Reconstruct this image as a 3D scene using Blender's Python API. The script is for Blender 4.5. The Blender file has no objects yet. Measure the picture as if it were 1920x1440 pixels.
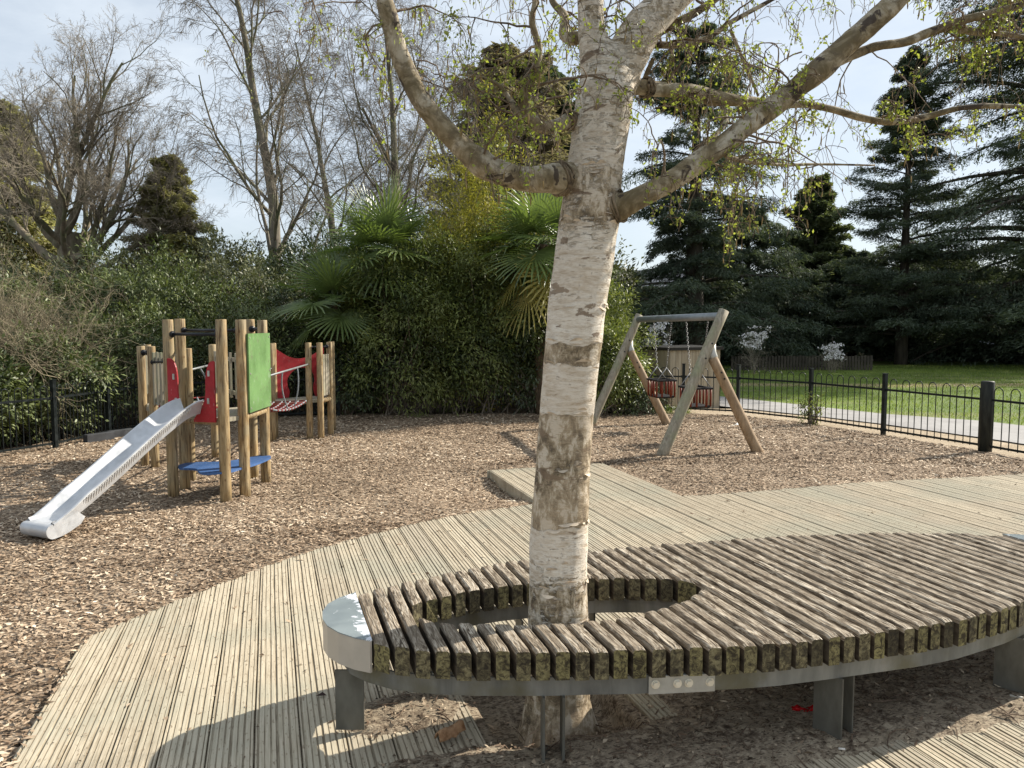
import bpy, math, random
import numpy as np
from mathutils import Vector, noise as mnoise

R = math.radians
random.seed(7)
rng = np.random.default_rng(11)
scene = bpy.context.scene
COL = scene.collection

# ------------------------------------------------------------------ camera, world, sun, exposure
PITCH = R(4.36); HC = 1.65; FPX = 1442.0
cam_d = bpy.data.cameras.new('camera'); cam = bpy.data.objects.new('camera', cam_d); COL.objects.link(cam)
cam.location = (0, 0, HC); cam.rotation_euler = (R(90) - PITCH, 0, 0)
cam_d.sensor_width = 36; cam_d.lens = 36 * FPX / 1920; cam_d.clip_start = 0.05; cam_d.clip_end = 900
scene.camera = cam

SUN_AZ, SUN_EL = R(61), R(34)      # azimuth from the view direction towards the right
S = Vector((math.sin(SUN_AZ) * math.cos(SUN_EL), math.cos(SUN_AZ) * math.cos(SUN_EL), math.sin(SUN_EL)))
sun_d = bpy.data.lights.new('sun', 'SUN'); sun = bpy.data.objects.new('sun', sun_d); COL.objects.link(sun)
sun.rotation_euler = S.to_track_quat('Z', 'Y').to_euler(); sun.location = (20, 10, 30)
sun_d.energy = 5.0; sun_d.angle = R(0.6); sun_d.color = (1.0, 0.93, 0.82)

world = bpy.data.worlds.new("World"); scene.world = world; world.use_nodes = True
wn = world.node_tree; wn.nodes.clear()
wo = wn.nodes.new('ShaderNodeOutputWorld'); wb = wn.nodes.new('ShaderNodeBackground')
sk = wn.nodes.new('ShaderNodeTexSky'); sk.sky_type = 'NISHITA'; sk.sun_disc = False
sk.sun_elevation = SUN_EL; sk.sun_rotation = SUN_AZ; sk.air_density = 1.0; sk.dust_density = 0.7; sk.ozone_density = 1.3
tc = wn.nodes.new('ShaderNodeTexCoord')
mp = wn.nodes.new('ShaderNodeMapping'); mp.inputs['Scale'].default_value = (1.0, 1.0, 3.2); mp.inputs['Location'].default_value = (2.3, 4.1, 0.7)
nz = wn.nodes.new('ShaderNodeTexNoise'); nz.inputs['Scale'].default_value = 1.9; nz.inputs['Detail'].default_value = 9
nz.inputs['Roughness'].default_value = 0.62; nz.inputs['Distortion'].default_value = 0.15
cr = wn.nodes.new('ShaderNodeValToRGB'); cr.color_ramp.elements[0].position = 0.40; cr.color_ramp.elements[1].position = 0.70
cr.color_ramp.elements[0].color = (.46, .46, .46, 1); cr.color_ramp.elements[1].color = (.93, .93, .93, 1)
mx = wn.nodes.new('ShaderNodeMix'); mx.data_type = 'RGBA'
mx.inputs[7].default_value = (8.0, 8.75, 9.5, 1)
L_ = wn.links.new
L_(tc.outputs['Generated'], mp.inputs['Vector']); L_(mp.outputs[0], nz.inputs['Vector']); L_(nz.outputs['Fac'], cr.inputs[0])
L_(cr.outputs[0], mx.inputs[0]); L_(sk.outputs[0], mx.inputs[6]); L_(mx.outputs[2], wb.inputs['Color'])
wb.inputs['Strength'].default_value = 0.070
L_(wb.outputs[0], wo.inputs['Surface'])
scene.view_settings.view_transform = 'Standard'; scene.view_settings.look = 'None'
scene.view_settings.exposure = 0.72; scene.view_settings.gamma = 1.0
scene.render.engine = 'CYCLES'
scene.cycles.max_bounces = 6; scene.cycles.transparent_max_bounces = 4

# ------------------------------------------------------------------ helpers
def P(px, py, z=0.0):
    """where the photograph's sight line through a pixel meets height z"""
    a = (px - 960) / FPX; b = -(py - 720) / FPX
    dy = math.cos(PITCH) + b * math.sin(PITCH); dz = -math.sin(PITCH) + b * math.cos(PITCH)
    t = (z - HC) / dz
    return (a * t, dy * t, z)
def W(px, py, Y):
    """... meets depth Y"""
    a = (px - 960) / FPX; b = -(py - 720) / FPX
    dy = math.cos(PITCH) + b * math.sin(PITCH); dz = -math.sin(PITCH) + b * math.cos(PITCH)
    t = Y / dy
    return (a * t, Y, HC + dz * t)
TH = R(17.5); CT, ST = math.cos(TH), math.sin(TH)
def uv2xy(u, v): return (u * CT - v * ST, u * ST + v * CT)
def xy2uv(x, y): return (x * CT + y * ST, -x * ST + y * CT)

def tag(o, label=None, cat=None, group=None, kind=None):
    if label: o['label'] = label
    if cat: o['category'] = cat
    if group: o['group'] = group
    if kind: o['kind'] = kind
    return o
def thing(name, label, cat, loc=(0, 0, 0), rz=0, group=None):
    o = bpy.data.objects.new(name, None); COL.objects.link(o)
    o.location = loc; o.rotation_euler = (0, 0, rz); o.empty_display_size = 0.2
    return tag(o, label, cat, group)
def origin(o):
    v = Vector((0, 0, 0))
    while o is not None:
        v += Vector(o.location); o = o.parent
    return v
def obj(name, V, F, mat, parent=None, smooth=False, midx=None, rnd=None, local=False, label=None):
    """one mesh object; V in world coordinates unless local"""
    V = np.asarray(V, dtype=np.float64).reshape(-1, 3)
    if parent is not None and not local:
        V = V - np.array(origin(parent))
    me = bpy.data.meshes.new(name)
    if isinstance(F, np.ndarray):
        n, k = F.shape
        me.vertices.add(len(V)); me.vertices.foreach_set('co', V.astype(np.float32).ravel())
        me.loops.add(n * k); me.loops.foreach_set('vertex_index', F.astype(np.int32).ravel())
        me.polygons.add(n); me.polygons.foreach_set('loop_start', np.arange(0, n * k, k, dtype=np.int32))
        me.polygons.foreach_set('loop_total', np.full(n, k, dtype=np.int32))
        me.update(calc_edges=True)
    else:
        me.from_pydata(V.tolist(), [], F)
    n = len(me.polygons)
    for m in (mat if isinstance(mat, (list, tuple)) else [mat]): me.materials.append(m)
    if midx is not None: me.polygons.foreach_set('material_index', np.asarray(midx, dtype=np.int32))
    if smooth: me.polygons.foreach_set('use_smooth', np.ones(n, dtype=bool))
    if rnd is not None:
        at = me.attributes.new('rnd', 'FLOAT', 'FACE'); at.data.foreach_set('value', np.asarray(rnd, dtype=np.float32))
    me.validate(); me.update()
    o = bpy.data.objects.new(name, me); COL.objects.link(o)
    if parent is not None: o.parent = parent
    if label: o['label'] = label
    return o
def dup(root, loc, rz=None, label=None):
    r = root.copy(); COL.objects.link(r); r.location = loc
    if rz is not None: r.rotation_euler = (0, 0, rz)
    if label: r['label'] = label
    for ch in list(root.children):
        c = ch.copy(); COL.objects.link(c); c.parent = r
        for g in list(ch.children):
            d = g.copy(); COL.objects.link(d); d.parent = c
    return r

class G:
    """a growing mesh: boxes, tubes, prisms"""
    def __init__(s): s.V = []; s.F = []; s.m = []; s.r = []
    def add(s, V, F, m=0, r=0.0):
        b = len(s.V); s.V += [tuple(v) for v in V]; s.F += [tuple(i + b for i in f) for f in F]
        s.m += [m] * len(F); s.r += [r] * len(F); return s
    def box(s, c, size, rz=0, m=0, bev=0.0):
        cx, cy, cz = c; hx, hy, hz = [q / 2 for q in size]
        ca, sa = math.cos(rz), math.sin(rz)
        if bev <= 0:
            P8 = [(x, y, z) for z in (-hz, hz) for y in (-hy, hy) for x in (-hx, hx)]
            F = [(0, 2, 3, 1), (4, 5, 7, 6), (0, 1, 5, 4), (2, 6, 7, 3), (0, 4, 6, 2), (1, 3, 7, 5)]
        else:
            ring = lambda x, y, z: [(-x, -y, z), (x, -y, z), (x, y, z), (-x, y, z)]
            P8 = ring(hx - bev, hy - bev, -hz) + ring(hx, hy, -hz + bev) + ring(hx, hy, hz - bev) + ring(hx - bev, hy - bev, hz)
            F = [(3, 2, 1, 0), (12, 13, 14, 15)]
            for k in range(3):
                for i in range(4):
                    j = (i + 1) % 4; F.append((4 * k + i, 4 * k + j, 4 * k + 4 + j, 4 * k + 4 + i))
        return s.add([(cx + x * ca - y * sa, cy + x * sa + y * ca, cz + z) for x, y, z in P8], F, m)
    def tube(s, pts, rad, n=8, m=0, cap=True):
        pts = [Vector(p) for p in pts]
        if not hasattr(rad, '__len__'): rad = [rad] * len(pts)
        V = []; F = []
        t0 = (pts[-1] - pts[0]).normalized(); ref = Vector((0, 0, 1)) if abs(t0.z) < 0.8 else Vector((1, 0, 0))
        for i, p in enumerate(pts):
            t = (pts[min(i + 1, len(pts) - 1)] - pts[max(i - 1, 0)]).normalized()
            a = t.cross(ref).normalized(); b = t.cross(a)
            for k in range(n):
                w = 2 * math.pi * k / n
                V.append(p + (a * math.cos(w) + b * math.sin(w)) * rad[i])
        for i in range(len(pts) - 1):
            for k in range(n):
                k2 = (k + 1) % n
                F.append((i * n + k, i * n + k2, (i + 1) * n + k2, (i + 1) * n + k))
        if cap:
            F.append(tuple(range(n))[::-1]); F.append(tuple((len(pts) - 1) * n + k for k in range(n)))
        return s.add(V, F, m)
    def prism(s, poly, z0, z1, m=0, mt=None):
        n = len(poly); V = [(x, y, z0) for x, y in poly] + [(x, y, z1) for x, y in poly]
        s.add(V, [(i, (i + 1) % n, n + (i + 1) % n, n + i) for i in range(n)] + [tuple(range(n))[::-1]], m)
        s.add([(x, y, z1) for x, y in poly], [tuple(range(n))], m if mt is None else mt); return s
    def plate(s, p0, p1, prof, th, m=0):
        """vertical plate standing on the line p0-p1; prof = [(t along, z)], thickness th"""
        p0 = Vector((*p0, 0)); p1 = Vector((*p1, 0)); d = p1 - p0; nrm = Vector((-d.y, d.x, 0)).normalized() * th / 2
        n = len(prof); V = []
        for sgn in (-1, 1):
            for t, z in prof: V.append(p0 + d * t + nrm * sgn + Vector((0, 0, z)))
        return s.add(V, [tuple(range(n))[::-1], tuple(range(n, 2 * n))] + [(i, (i + 1) % n, n + (i + 1) % n, n + i) for i in range(n)], m)
    def build(s, name, mat, parent=None, smooth=False, local=False, label=None):
        return obj(name, s.V, s.F, mat, parent, smooth, s.m if isinstance(mat, (list, tuple)) else None, None, local, label)

def norm(a):
    return a / np.maximum(np.linalg.norm(a, axis=-1, keepdims=True), 1e-9)
def tubes(polys, sides=4, ref=None):
    """many tapered tubes at once: polys = [(pts, radii)]"""
    groups = {}; fixed = ref
    for p, r in polys: groups.setdefault(len(p), []).append((p, r))
    Vs = []; Fs = []; base = 0
    for n, lst in groups.items():
        Pn = np.array([q[0] for q in lst], dtype=float); Rn = np.array([q[1] for q in lst], dtype=float)
        N = len(lst)
        t = np.empty_like(Pn); t[:, 1:-1] = Pn[:, 2:] - Pn[:, :-2]; t[:, 0] = Pn[:, 1] - Pn[:, 0]; t[:, -1] = Pn[:, -1] - Pn[:, -2]
        t = norm(t)
        tot = norm(Pn[:, -1] - Pn[:, 0]); ref = np.where(np.abs(tot[:, 2:3]) < 0.8, [[0, 0, 1.0]], [[1.0, 0, 0]]) if fixed is None else np.broadcast_to(np.asarray(fixed, float), (N, 3))
        a = norm(np.cross(t, ref[:, None, :])); b = np.cross(t, a)
        w = 2 * np.pi * np.arange(sides) / sides
        V = Pn[:, :, None, :] + Rn[:, :, None, None] * (a[:, :, None, :] * np.cos(w)[None, None, :, None] + b[:, :, None, :] * np.sin(w)[None, None, :, None])
        idx = base + np.arange(N * n * sides).reshape(N, n, sides)
        q = np.stack([idx[:, :-1], np.roll(idx[:, :-1], -1, 2), np.roll(idx[:, 1:], -1, 2), idx[:, 1:]], -1).reshape(-1, 4)
        Vs.append(V.reshape(-1, 3)); Fs.append(q); base += N * n * sides
    return np.concatenate(Vs), np.concatenate(Fs)
def leaves(C, D, N, L, Wd, fold=0.15, bend=0.0):
    """rhombic leaves: centre C, direction D, rough normal N, length, width"""
    D = norm(D); side = norm(np.cross(D, N)); up = np.cross(side, D)
    L = np.broadcast_to(np.asarray(L, float), (len(C),))[:, None]; Wd = np.broadcast_to(np.asarray(Wd, float), (len(C),))[:, None]
    a = C - D * L * 0.5; b = C + D * L * 0.5 - up * bend * L
    c = C - D * L * 0.05 + side * Wd * 0.5 + up * Wd * fold; d = C - D * L * 0.05 - side * Wd * 0.5 + up * Wd * fold
    V = np.stack([a, c, b, d], 1).reshape(-1, 3)
    n = len(C); i = np.arange(n)[:, None] * 4
    F = np.concatenate([i + np.array([[0, 1, 2, 3]])], 0)
    return V, F
def rvec(n, r=rng): return norm(r.normal(size=(n, 3)))

# ------------------------------------------------------------------ materials
class N_:
    def __init__(s, name):
        s.mat = bpy.data.materials.new(name); s.mat.use_nodes = True; s.t = s.mat.node_tree
        s.b = s.t.nodes['Principled BSDF']; s.out = s.t.nodes['Material Output']
        s.b.inputs['Specular IOR Level'].default_value = 0.25
    def n(s, typ, **kw):
        x = s.t.nodes.new(typ)
        for k, v in kw.items(): setattr(x, k, v)
        return x
    def l(s, a, b): s.t.links.new(a, b)
    def coord(s, kind='Object', scale=(1, 1, 1), rot=(0, 0, 0), loc=(0, 0, 0)):
        c = s.n('ShaderNodeTexCoord'); m = s.n('ShaderNodeMapping')
        m.inputs['Scale'].default_value = scale; m.inputs['Rotation'].default_value = rot; m.inputs['Location'].default_value = loc
        s.l(c.outputs[kind], m.inputs[0]); return m.outputs[0]
    def noise(s, vec, scale, detail=4, rough=.55, dist=0):
        x = s.n('ShaderNodeTexNoise'); x.inputs['Scale'].default_value = scale; x.inputs['Detail'].default_value = detail
        x.inputs['Roughness'].default_value = rough; x.inputs['Distortion'].default_value = dist
        s.l(vec, x.inputs['Vector']); return x.outputs['Fac']
    def voro(s, vec, scale, feat='F1', out='Distance'):
        x = s.n('ShaderNodeTexVoronoi'); x.feature = feat; x.inputs['Scale'].default_value = scale
        s.l(vec, x.inputs['Vector']); return x.outputs[out]
    def ramp(s, fac, stops, interp='LINEAR'):
        x = s.n('ShaderNodeValToRGB'); x.color_ramp.interpolation = interp
        e = x.color_ramp.elements
        while len(e) < len(stops): e.new(0.5)
        for i, (p, c) in enumerate(stops):
            e[i].position = p; e[i].color = (c, c, c, 1) if not hasattr(c, '__len__') else (*c, 1)
        s.l(fac, x.inputs[0]); return x.outputs[0]
    def mix(s, fac, a, b, mode='MIX'):
        x = s.n('ShaderNodeMix', data_type='RGBA', blend_type=mode)
        if hasattr(fac, 'links'): s.l(fac, x.inputs[0])
        else: x.inputs[0].default_value = fac
        for v, k in ((a, 6), (b, 7)):
            if hasattr(v, 'links'): s.l(v, x.inputs[k])
            else: x.inputs[k].default_value = (*v, 1)
        return x.outputs[2]
    def math(s, op, a, b=0.0, c=0.0):
        x = s.n('ShaderNodeMath', operation=op)
        for v, k in ((a, 0), (b, 1), (c, 2)):
            if hasattr(v, 'links'): s.l(v, x.inputs[k])
            else: x.inputs[k].default_value = v
        return x.outputs[0]
    def attr(s, name='rnd'):
        x = s.n('ShaderNodeAttribute'); x.attribute_name = name; return x.outputs['Fac']
    def objrnd(s): return s.n('ShaderNodeObjectInfo').outputs['Random']
    def bump(s, h, strength=.5, dist=.01):
        x = s.n('ShaderNodeBump'); x.inputs['Strength'].default_value = strength; x.inputs['Distance'].default_value = dist
        s.l(h, x.inputs['Height']); s.l(x.outputs[0], s.b.inputs['Normal']); return x.outputs[0]
    def col(s, c):
        if hasattr(c, 'links'): s.l(c, s.b.inputs['Base Color'])
        else: s.b.inputs['Base Color'].default_value = (*c, 1)
        return s
    def rough(s, v):
        if hasattr(v, 'links'): s.l(v, s.b.inputs['Roughness'])
        else: s.b.inputs['Roughness'].default_value = v
        return s

def m_panel(name, c, rough=.55):
    m = N_(name); v = m.coord('Object'); a = m.noise(v, 2.2, 5, .6); s1 = m.noise(m.coord('Object', (1, 1, .25)), 40, 4, .7, .6); d = m.noise(v, 9, 7, .75)
    q = m.ramp(a, [(.40, tuple(x * .82 for x in c)), (.60, tuple(min(1, x * 1.15 + .01) for x in c))])
    q = m.mix(m.ramp(s1, [(.62, 0), (.67, .45)]), q, tuple(min(1, x * .5 + .30) for x in c)); q = m.mix(m.ramp(d, [(.55, 0), (.66, .55)]), q, (.10, .085, .06))
    m.col(q).rough(m.ramp(d, [(.4, rough - .1), (.6, rough + .2)])); m.bump(s1, .12, .002); return m.mat
def m_leaf(name, stops, trans=.35, rough=.45, spec=.3, big=1.2):
    m = N_(name); r = m.attr(); c = m.ramp(r, stops)
    v = m.coord('Object'); nb = m.noise(v, big, 3)
    c2 = m.mix(m.ramp(nb, [(.35, .0), (.65, .45)]), c, tuple(min(1, q * 1.5) for q in stops[-1][1]))
    m.col(c2).rough(rough); m.b.inputs['Specular IOR Level'].default_value = spec
    tr = m.n('ShaderNodeBsdfTranslucent'); mxs = m.n('ShaderNodeMixShader'); mxs.inputs[0].default_value = trans
    bright = m.mix(1.0, c2, (1.5, 1.6, .8), 'MULTIPLY')
    m.l(bright, tr.inputs[0]); m.l(m.b.outputs[0], mxs.inputs[1]); m.l(tr.outputs[0], mxs.inputs[2]); m.l(mxs.outputs[0], m.out.inputs[0])
    return m.mat
def m_bark(name, a, b, scale=6, stretch=.25, bs=.6, dist=.02, green=None):
    m = N_(name); v = m.coord('Object', (1, 1, stretch)); n = m.noise(v, scale, 8, .65, .6)
    c = m.ramp(n, [(.38, a), (.62, b)])
    if green:
        g = m.noise(m.coord('Object'), 2.2, 5); c = m.mix(m.ramp(g, [(.45, 0), (.62, .7)]), c, green)
    m.col(c).rough(.9); m.bump(n, bs, dist); return m.mat
def m_plain(name, c, rough=.5, metal=0, var=.12, scale=9, bs=.1):
    m = N_(name); v = m.coord('Object'); n = m.noise(v, scale, 6, .6)
    m.col(m.ramp(n, [(.38, tuple(q * (1 - var) for q in c)), (.62, tuple(min(1, q * (1 + var)) for q in c))]))
    m.rough(m.ramp(n, [(.3, max(0, rough - .1)), (.7, min(1, rough + .12))])); m.b.inputs['Metallic'].default_value = metal
    if bs: m.bump(m.noise(v, scale * 6, 4), bs, .002)
    return m.mat
# ------------------------------------------------------------------ ground, lawn, path, wood chips, deck
def interp(x, tab):
    xs = [t[0] for t in tab]; ys = [t[1] for t in tab]
    return np.interp(x, xs, ys)
U_LEFT = -0.97
V_FAR = [(-1.0, 4.42), (-.94, 4.49), (-.596, 4.88), (-.05, 5.46), (.35, 5.80), (.755, 6.065), (1.26, 6.35), (1.76, 6.545), (2.4, 6.64)]
V_FAR2 = [(3.74, 6.53), (4.5, 6.49), (5.83, 6.54), (8.0, 6.37), (14, 6.1)]
PU0, PU1, PV = 2.373, 3.779, 8.38
def deck_far(u):
    u = np.asarray(u, float)
    return np.where(u < PU0, interp(u, V_FAR), np.where(u < PU1, PV, interp(u, V_FAR2)))
def sstep(a, b, x):
    t = np.clip((x - a) / (b - a), 0, 1); return t * t * (3 - 2 * t)
def vnoise(x, y, s, seed=0):
    """cheap smooth value noise on arrays"""
    x = x * s + seed * 17.3; y = y * s - seed * 9.1
    xi = np.floor(x); yi = np.floor(y); fx = x - xi; fy = y - yi
    fx = fx * fx * (3 - 2 * fx); fy = fy * fy * (3 - 2 * fy)
    def h(a, b):
        q = np.sin(a * 127.1 + b * 311.7 + seed * 74.7) * 43758.5453; return q - np.floor(q)
    return (h(xi, yi) * (1 - fx) + h(xi + 1, yi) * fx) * (1 - fy) + (h(xi, yi + 1) * (1 - fx) + h(xi + 1, yi + 1) * fx) * fy
def fbm(x, y, s, o=4, seed=0):
    r = 0; a = .5; t = 0
    for i in range(o): r = r + a * vnoise(x, y, s * 2 ** i, seed + i); t += a; a *= .55
    return r / t
def grid(xs, ys, hf):
    X, Y = np.meshgrid(xs, ys); Z = hf(X, Y)
    V = np.stack([X, Y, Z], -1).reshape(-1, 3); n, m = X.shape
    i = np.arange(n * m).reshape(n, m)
    F = np.stack([i[:-1, :-1], i[:-1, 1:], i[1:, 1:], i[1:, :-1]], -1).reshape(-1, 4)
    return V, F

# fence line on the right, seen from above (x, y)
FR = [(7.5, 5.2), (6.85, 8.6), (6.30, 10.15), (5.70, 11.72), (5.11, 13.1), (4.22, 14.3), (3.0, 14.75), (1.6, 15.1)]
FL = [(-9.2, 4.6), (-7.9, 6.9), (-6.75, 9.0), (-6.21, 10.37), (-6.15, 11.55), (-5.85, 12.9), (-4.6, 13.8), (-3.0, 14.3), (-1.2, 14.9)]

def chip_h(x, y):
    u, v = xy2uv(x, y)
    far = deck_far(np.clip(u, -1, 14)); inside = (u > U_LEFT) & (v < far)
    base = -.022 + .022 * (fbm(x, y, .8, 3, 3) - .5) + .028 * (fbm(x, y, 5, 3, 5) - .5)
    # hollow by the raised platform's left side
    hol = sstep(.95, .1, np.hypot((u - 2.15) / 1.1, (v - 7.7) / 1.3)) * .10
    hol2 = sstep(.6, .0, np.abs(u - 4.0)) * sstep(6.3, 6.9, v) * sstep(8.9, 8.2, v) * .02
    z = base - hol - hol2
    return np.where(inside, -.16, z)
m = N_('chip_bed'); v = m.coord('Object')
vo = m.n('ShaderNodeTexVoronoi'); vo.inputs['Scale'].default_value = 38; m.l(m.coord('Object', (1, 1.7, 1), (0, 0, .6)), vo.inputs['Vector'])
cc = m.ramp(vo.outputs['Color'], [(.2, (.12, .08, .052)), (.5, (.29, .215, .145)), (.85, (.50, .395, .28))])
big = m.noise(v, .7, 4, .6)
m.col(m.mix(m.ramp(big, [(.42, .0), (.60, .5)]), cc, (.21, .155, .105))).rough(.9)
m.bump(vo.outputs['Distance'], .9, .02); M_CHIPBED = m.mat
xs = np.concatenate([np.arange(-11, -7, .15), np.arange(-7, 8.5, .05)]); ys = np.concatenate([np.arange(1.4, 16, .05), np.arange(16, 18, .3)])
V, F = grid(xs, ys, chip_h)
# keep chips inside the fences
c = V[F].mean(1)
def fence_x(tab, y):
    ys_ = [t[1] for t in tab]; xs_ = [t[0] for t in tab]; return np.interp(y, ys_, xs_)
keep = (c[:, 0] < fence_x(FR, c[:, 1]) - .04 + .25 * (fbm(c[:, 0], c[:, 1], 2.5, 3, 8) - .5)) & (c[:, 0] > fence_x(FL, c[:, 1]) - .5) & (c[:, 1] < 14.6 + .3 * (fbm(c[:, 0], c[:, 1], 1.2, 2, 9) - .5))
tag(obj('wood_chips', V, F[keep], M_CHIPBED, smooth=True), kind='structure')

# loose chips lying on the bed
def scatter(n, y0, y1, x0, x1, dens=None):
    x = rng.uniform(x0, x1, n); y = rng.uniform(y0, y1, n); return x, y
cx = []; cy = []; cs = []
for n, y0, y1, x0, x1, s in ((60000, 1.9, 6.5, -6.2, .6, 1.0), (62000, 6, 9.6, -7.2, 6.5, 1.05), (60000, 9.2, 14.4, -7, 6.2, 1.3)):
    x, y = scatter(n, y0, y1, x0, x1); cx.append(x); cy.append(y); cs.append(np.full(n, s))
cx = np.concatenate(cx); cy = np.concatenate(cy); cs = np.concatenate(cs)
u, v = xy2uv(cx, cy); far = deck_far(np.clip(u, -1, 14))
ins = (u > U_LEFT + .02) & (v < far - .03)
ok = ~ins & (np.abs(cx) < cy * .72 + .6) & (cx < fence_x(FR, cy) - .02) & (cx > fence_x(FL, cy) - .2)
few = ins & (rng.random(len(cx)) < .004) 
ok = ok | few
cx, cy, cs = cx[ok], cy[ok], cs[ok]; n = len(cx)
cz = chip_h(cx, cy) + rng.uniform(.000, .016, n); cz = np.maximum(cz, np.where(cz < -.13, .004, cz))
ang = rng.uniform(0, 2 * np.pi, n); D = np.stack([np.cos(ang), np.sin(ang), rng.normal(0, .18, n)], -1)
Nn = np.stack([rng.normal(0, .28, n), rng.normal(0, .28, n), np.ones(n)], -1)
V, F = leaves(np.stack([cx, cy, cz], -1), D, Nn, (.018 + .075 * rng.beta(1.3, 3.2, n)) * cs, (.007 + .019 * rng.beta(1.5, 2.5, n)) * cs, .12)
m = N_('chip'); r = m.attr()
m.col(m.ramp(r, [(0, (.095, .062, .036)), (.25, (.25, .172, .110)), (.6, (.48, .36, .245)), (.85, (.69, .56, .405)), (1, (.83, .73, .57))])).rough(.85)
M_CHIP = m.mat
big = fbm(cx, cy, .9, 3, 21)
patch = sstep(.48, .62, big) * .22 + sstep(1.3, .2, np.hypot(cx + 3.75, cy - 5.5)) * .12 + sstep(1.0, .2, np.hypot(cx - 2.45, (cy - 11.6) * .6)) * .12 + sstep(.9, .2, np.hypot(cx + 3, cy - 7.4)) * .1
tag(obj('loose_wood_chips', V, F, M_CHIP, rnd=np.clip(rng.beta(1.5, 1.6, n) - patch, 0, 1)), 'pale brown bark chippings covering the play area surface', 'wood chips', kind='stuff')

# far ground
gx = np.unique(np.concatenate([np.linspace(-260, -14, 12), np.linspace(-14, 14, 29), np.linspace(14, 260, 14)]))
gy = np.unique(np.concatenate([np.linspace(-60, 0, 4), np.linspace(0, 20, 21), np.linspace(20, 500, 24)]))
def gh(X, Y):
    play = (X > fence_x(FL, Y) - .4) & (X < fence_x(FR, Y) + .3) & (Y < 14.6)
    return np.where(play, -.3, -.07)
V, F = grid(gx, gy, gh)
m = N_('soil'); v = m.coord('Object'); n1 = m.noise(v, 1.5, 8, .7); m.col(m.ramp(n1, [(.3, (.035, .024, .016)), (.7, (.10, .07, .045))])).rough(.95); m.bump(n1, .8, .05); M_SOIL = m.mat
tag(obj('ground', V, F, M_SOIL), kind='structure')

# lawn beyond the fence
def poly_sheet(name, pts, z, mat, thick=.0):
    return tag(obj(name, [(x, y, z) for x, y in pts], [tuple(range(len(pts)))], mat), kind='structure')
m = N_('grass'); v = m.coord('Object'); a = m.noise(v, .22, 5, .6); b = m.noise(v, 14, 6, .7)
c = m.ramp(a, [(.42, (.075, .125, .018)), (.58, (.145, .205, .030))]); c = m.mix(m.ramp(b, [(.42, 0), (.62, .5)]), c, (.15, .19, .045))
dry = m.noise(m.coord('Object', (.3, 1.6, 1)), .5, 4, .6); c = m.mix(m.ramp(dry, [(.52, 0), (.62, .6)]), c, (.20, .18, .08))
sp = m.n('ShaderNodeSeparateXYZ'); m.l(v, sp.inputs[0]); wy = m.math('ADD', sp.outputs[1], m.math('MULTIPLY', m.noise(m.coord('Object', (.12, .12, .12)), 1, 3), 3.0))
c = m.mix(m.math('MULTIPLY', m.ramp(m.math('DIVIDE', wy, 60), [(.372, 0), (.379, 1), (.390, 1), (.397, 0)]), .8), c, (.36, .27, .15))
m.col(c).rough(.8); m.bump(b, .9, .03); M_GRASS = m.mat
def lawn_h(X, Y): return -.032 + .02 * sstep(11, 16, Y) * fbm(X, Y, .2, 2, 2)
path_far = [P(1230, 732), P(1325, 739), P(1500, 757), P(1657, 774), P(1841, 787), P(1920, 796), P(2100, 812), P(2500, 850)]
path_near = [P(1230, 746), P(1325, 757), P(1539, 779), P(1657, 793), P(1841, 818), P(1920, 830), P(2100, 860), P(2350, 920)]
V, F = grid(np.arange(1.5, 60, .25), np.arange(9, 36, .25), lawn_h)
c = V[F].mean(1)
pfx = [p[0] for p in path_far]; pfy = [p[1] for p in path_far]
keep = (c[:, 1] > np.interp(c[:, 0], pfx, pfy) - .12) | (c[:, 0] > 14)
tag(obj('lawn', V, F[keep], M_GRASS, smooth=True), kind='structure')
# grass blades along the lawn's near part
n = 90000; gx_ = rng.uniform(3, 24, n); gy_ = 10 + 22 * rng.random(n) ** 1.3
k = (gy_ > np.interp(gx_, pfx, pfy) - .06 + .1 * rng.random(n)); gx_, gy_ = gx_[k], gy_[k]; n = len(gx_)
D = np.stack([rng.normal(0, .35, n), rng.normal(0, .35, n), np.ones(n)], -1)
V, F = leaves(np.stack([gx_, gy_, np.full(n, .0)], -1), D, rvec(n), rng.uniform(.03, .08, n), .012, .1)
M_BLADE = m_leaf('grass_blade', [(0, (.055, .10, .014)), (.6, (.12, .185, .026)), (1, (.24, .27, .07))], .3, .5)
tag(obj('lawn_grass', V, F, M_BLADE, rnd=rng.random(n)), 'short mown grass of the lawn beyond the path', 'grass', kind='stuff')
m = N_('asphalt'); v = m.coord('Object'); a = m.noise(v, 1.3, 5); b = m.noise(v, 90, 4)
c = m.mix(m.ramp(b, [(.4, 0), (.65, .5)]), m.ramp(a, [(.4, (.25, .24, .235)), (.6, (.33, .32, .31))]), (.42, .40, .37)); m.col(c).rough(.9); m.bump(b, .4, .005); M_ASPH = m.mat
tag(obj('path', [(p[0], p[1], -.018) for p in path_near] + [(p[0], p[1], -.018) for p in path_far][::-1], [tuple(range(2 * len(path_near)))], M_ASPH), kind='structure')
m = N_('sand'); v = m.coord('Object'); a = m.noise(v, 2.5, 6, .65); b = m.noise(v, 40, 5, .7)
c = m.mix(m.ramp(b, [(.35, .6), (.6, 0)]), m.ramp(a, [(.3, (.37, .29, .19)), (.7, (.55, .45, .32))]), (.20, .15, .10)); m.col(c).rough(.95); m.bump(b, .8, .02); M_SAND = m.mat
vy = np.arange(7.5, 15.6, .12); vx = np.arange(.8, 10, .12)
V, F = grid(vx, vy, lambda X, Y: -.036 + .012 * (fbm(X, Y, 1.5, 3, 31) - .5))
c = V[F].mean(1)
pn = sorted([(p[1], p[0]) for p in path_near])
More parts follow.
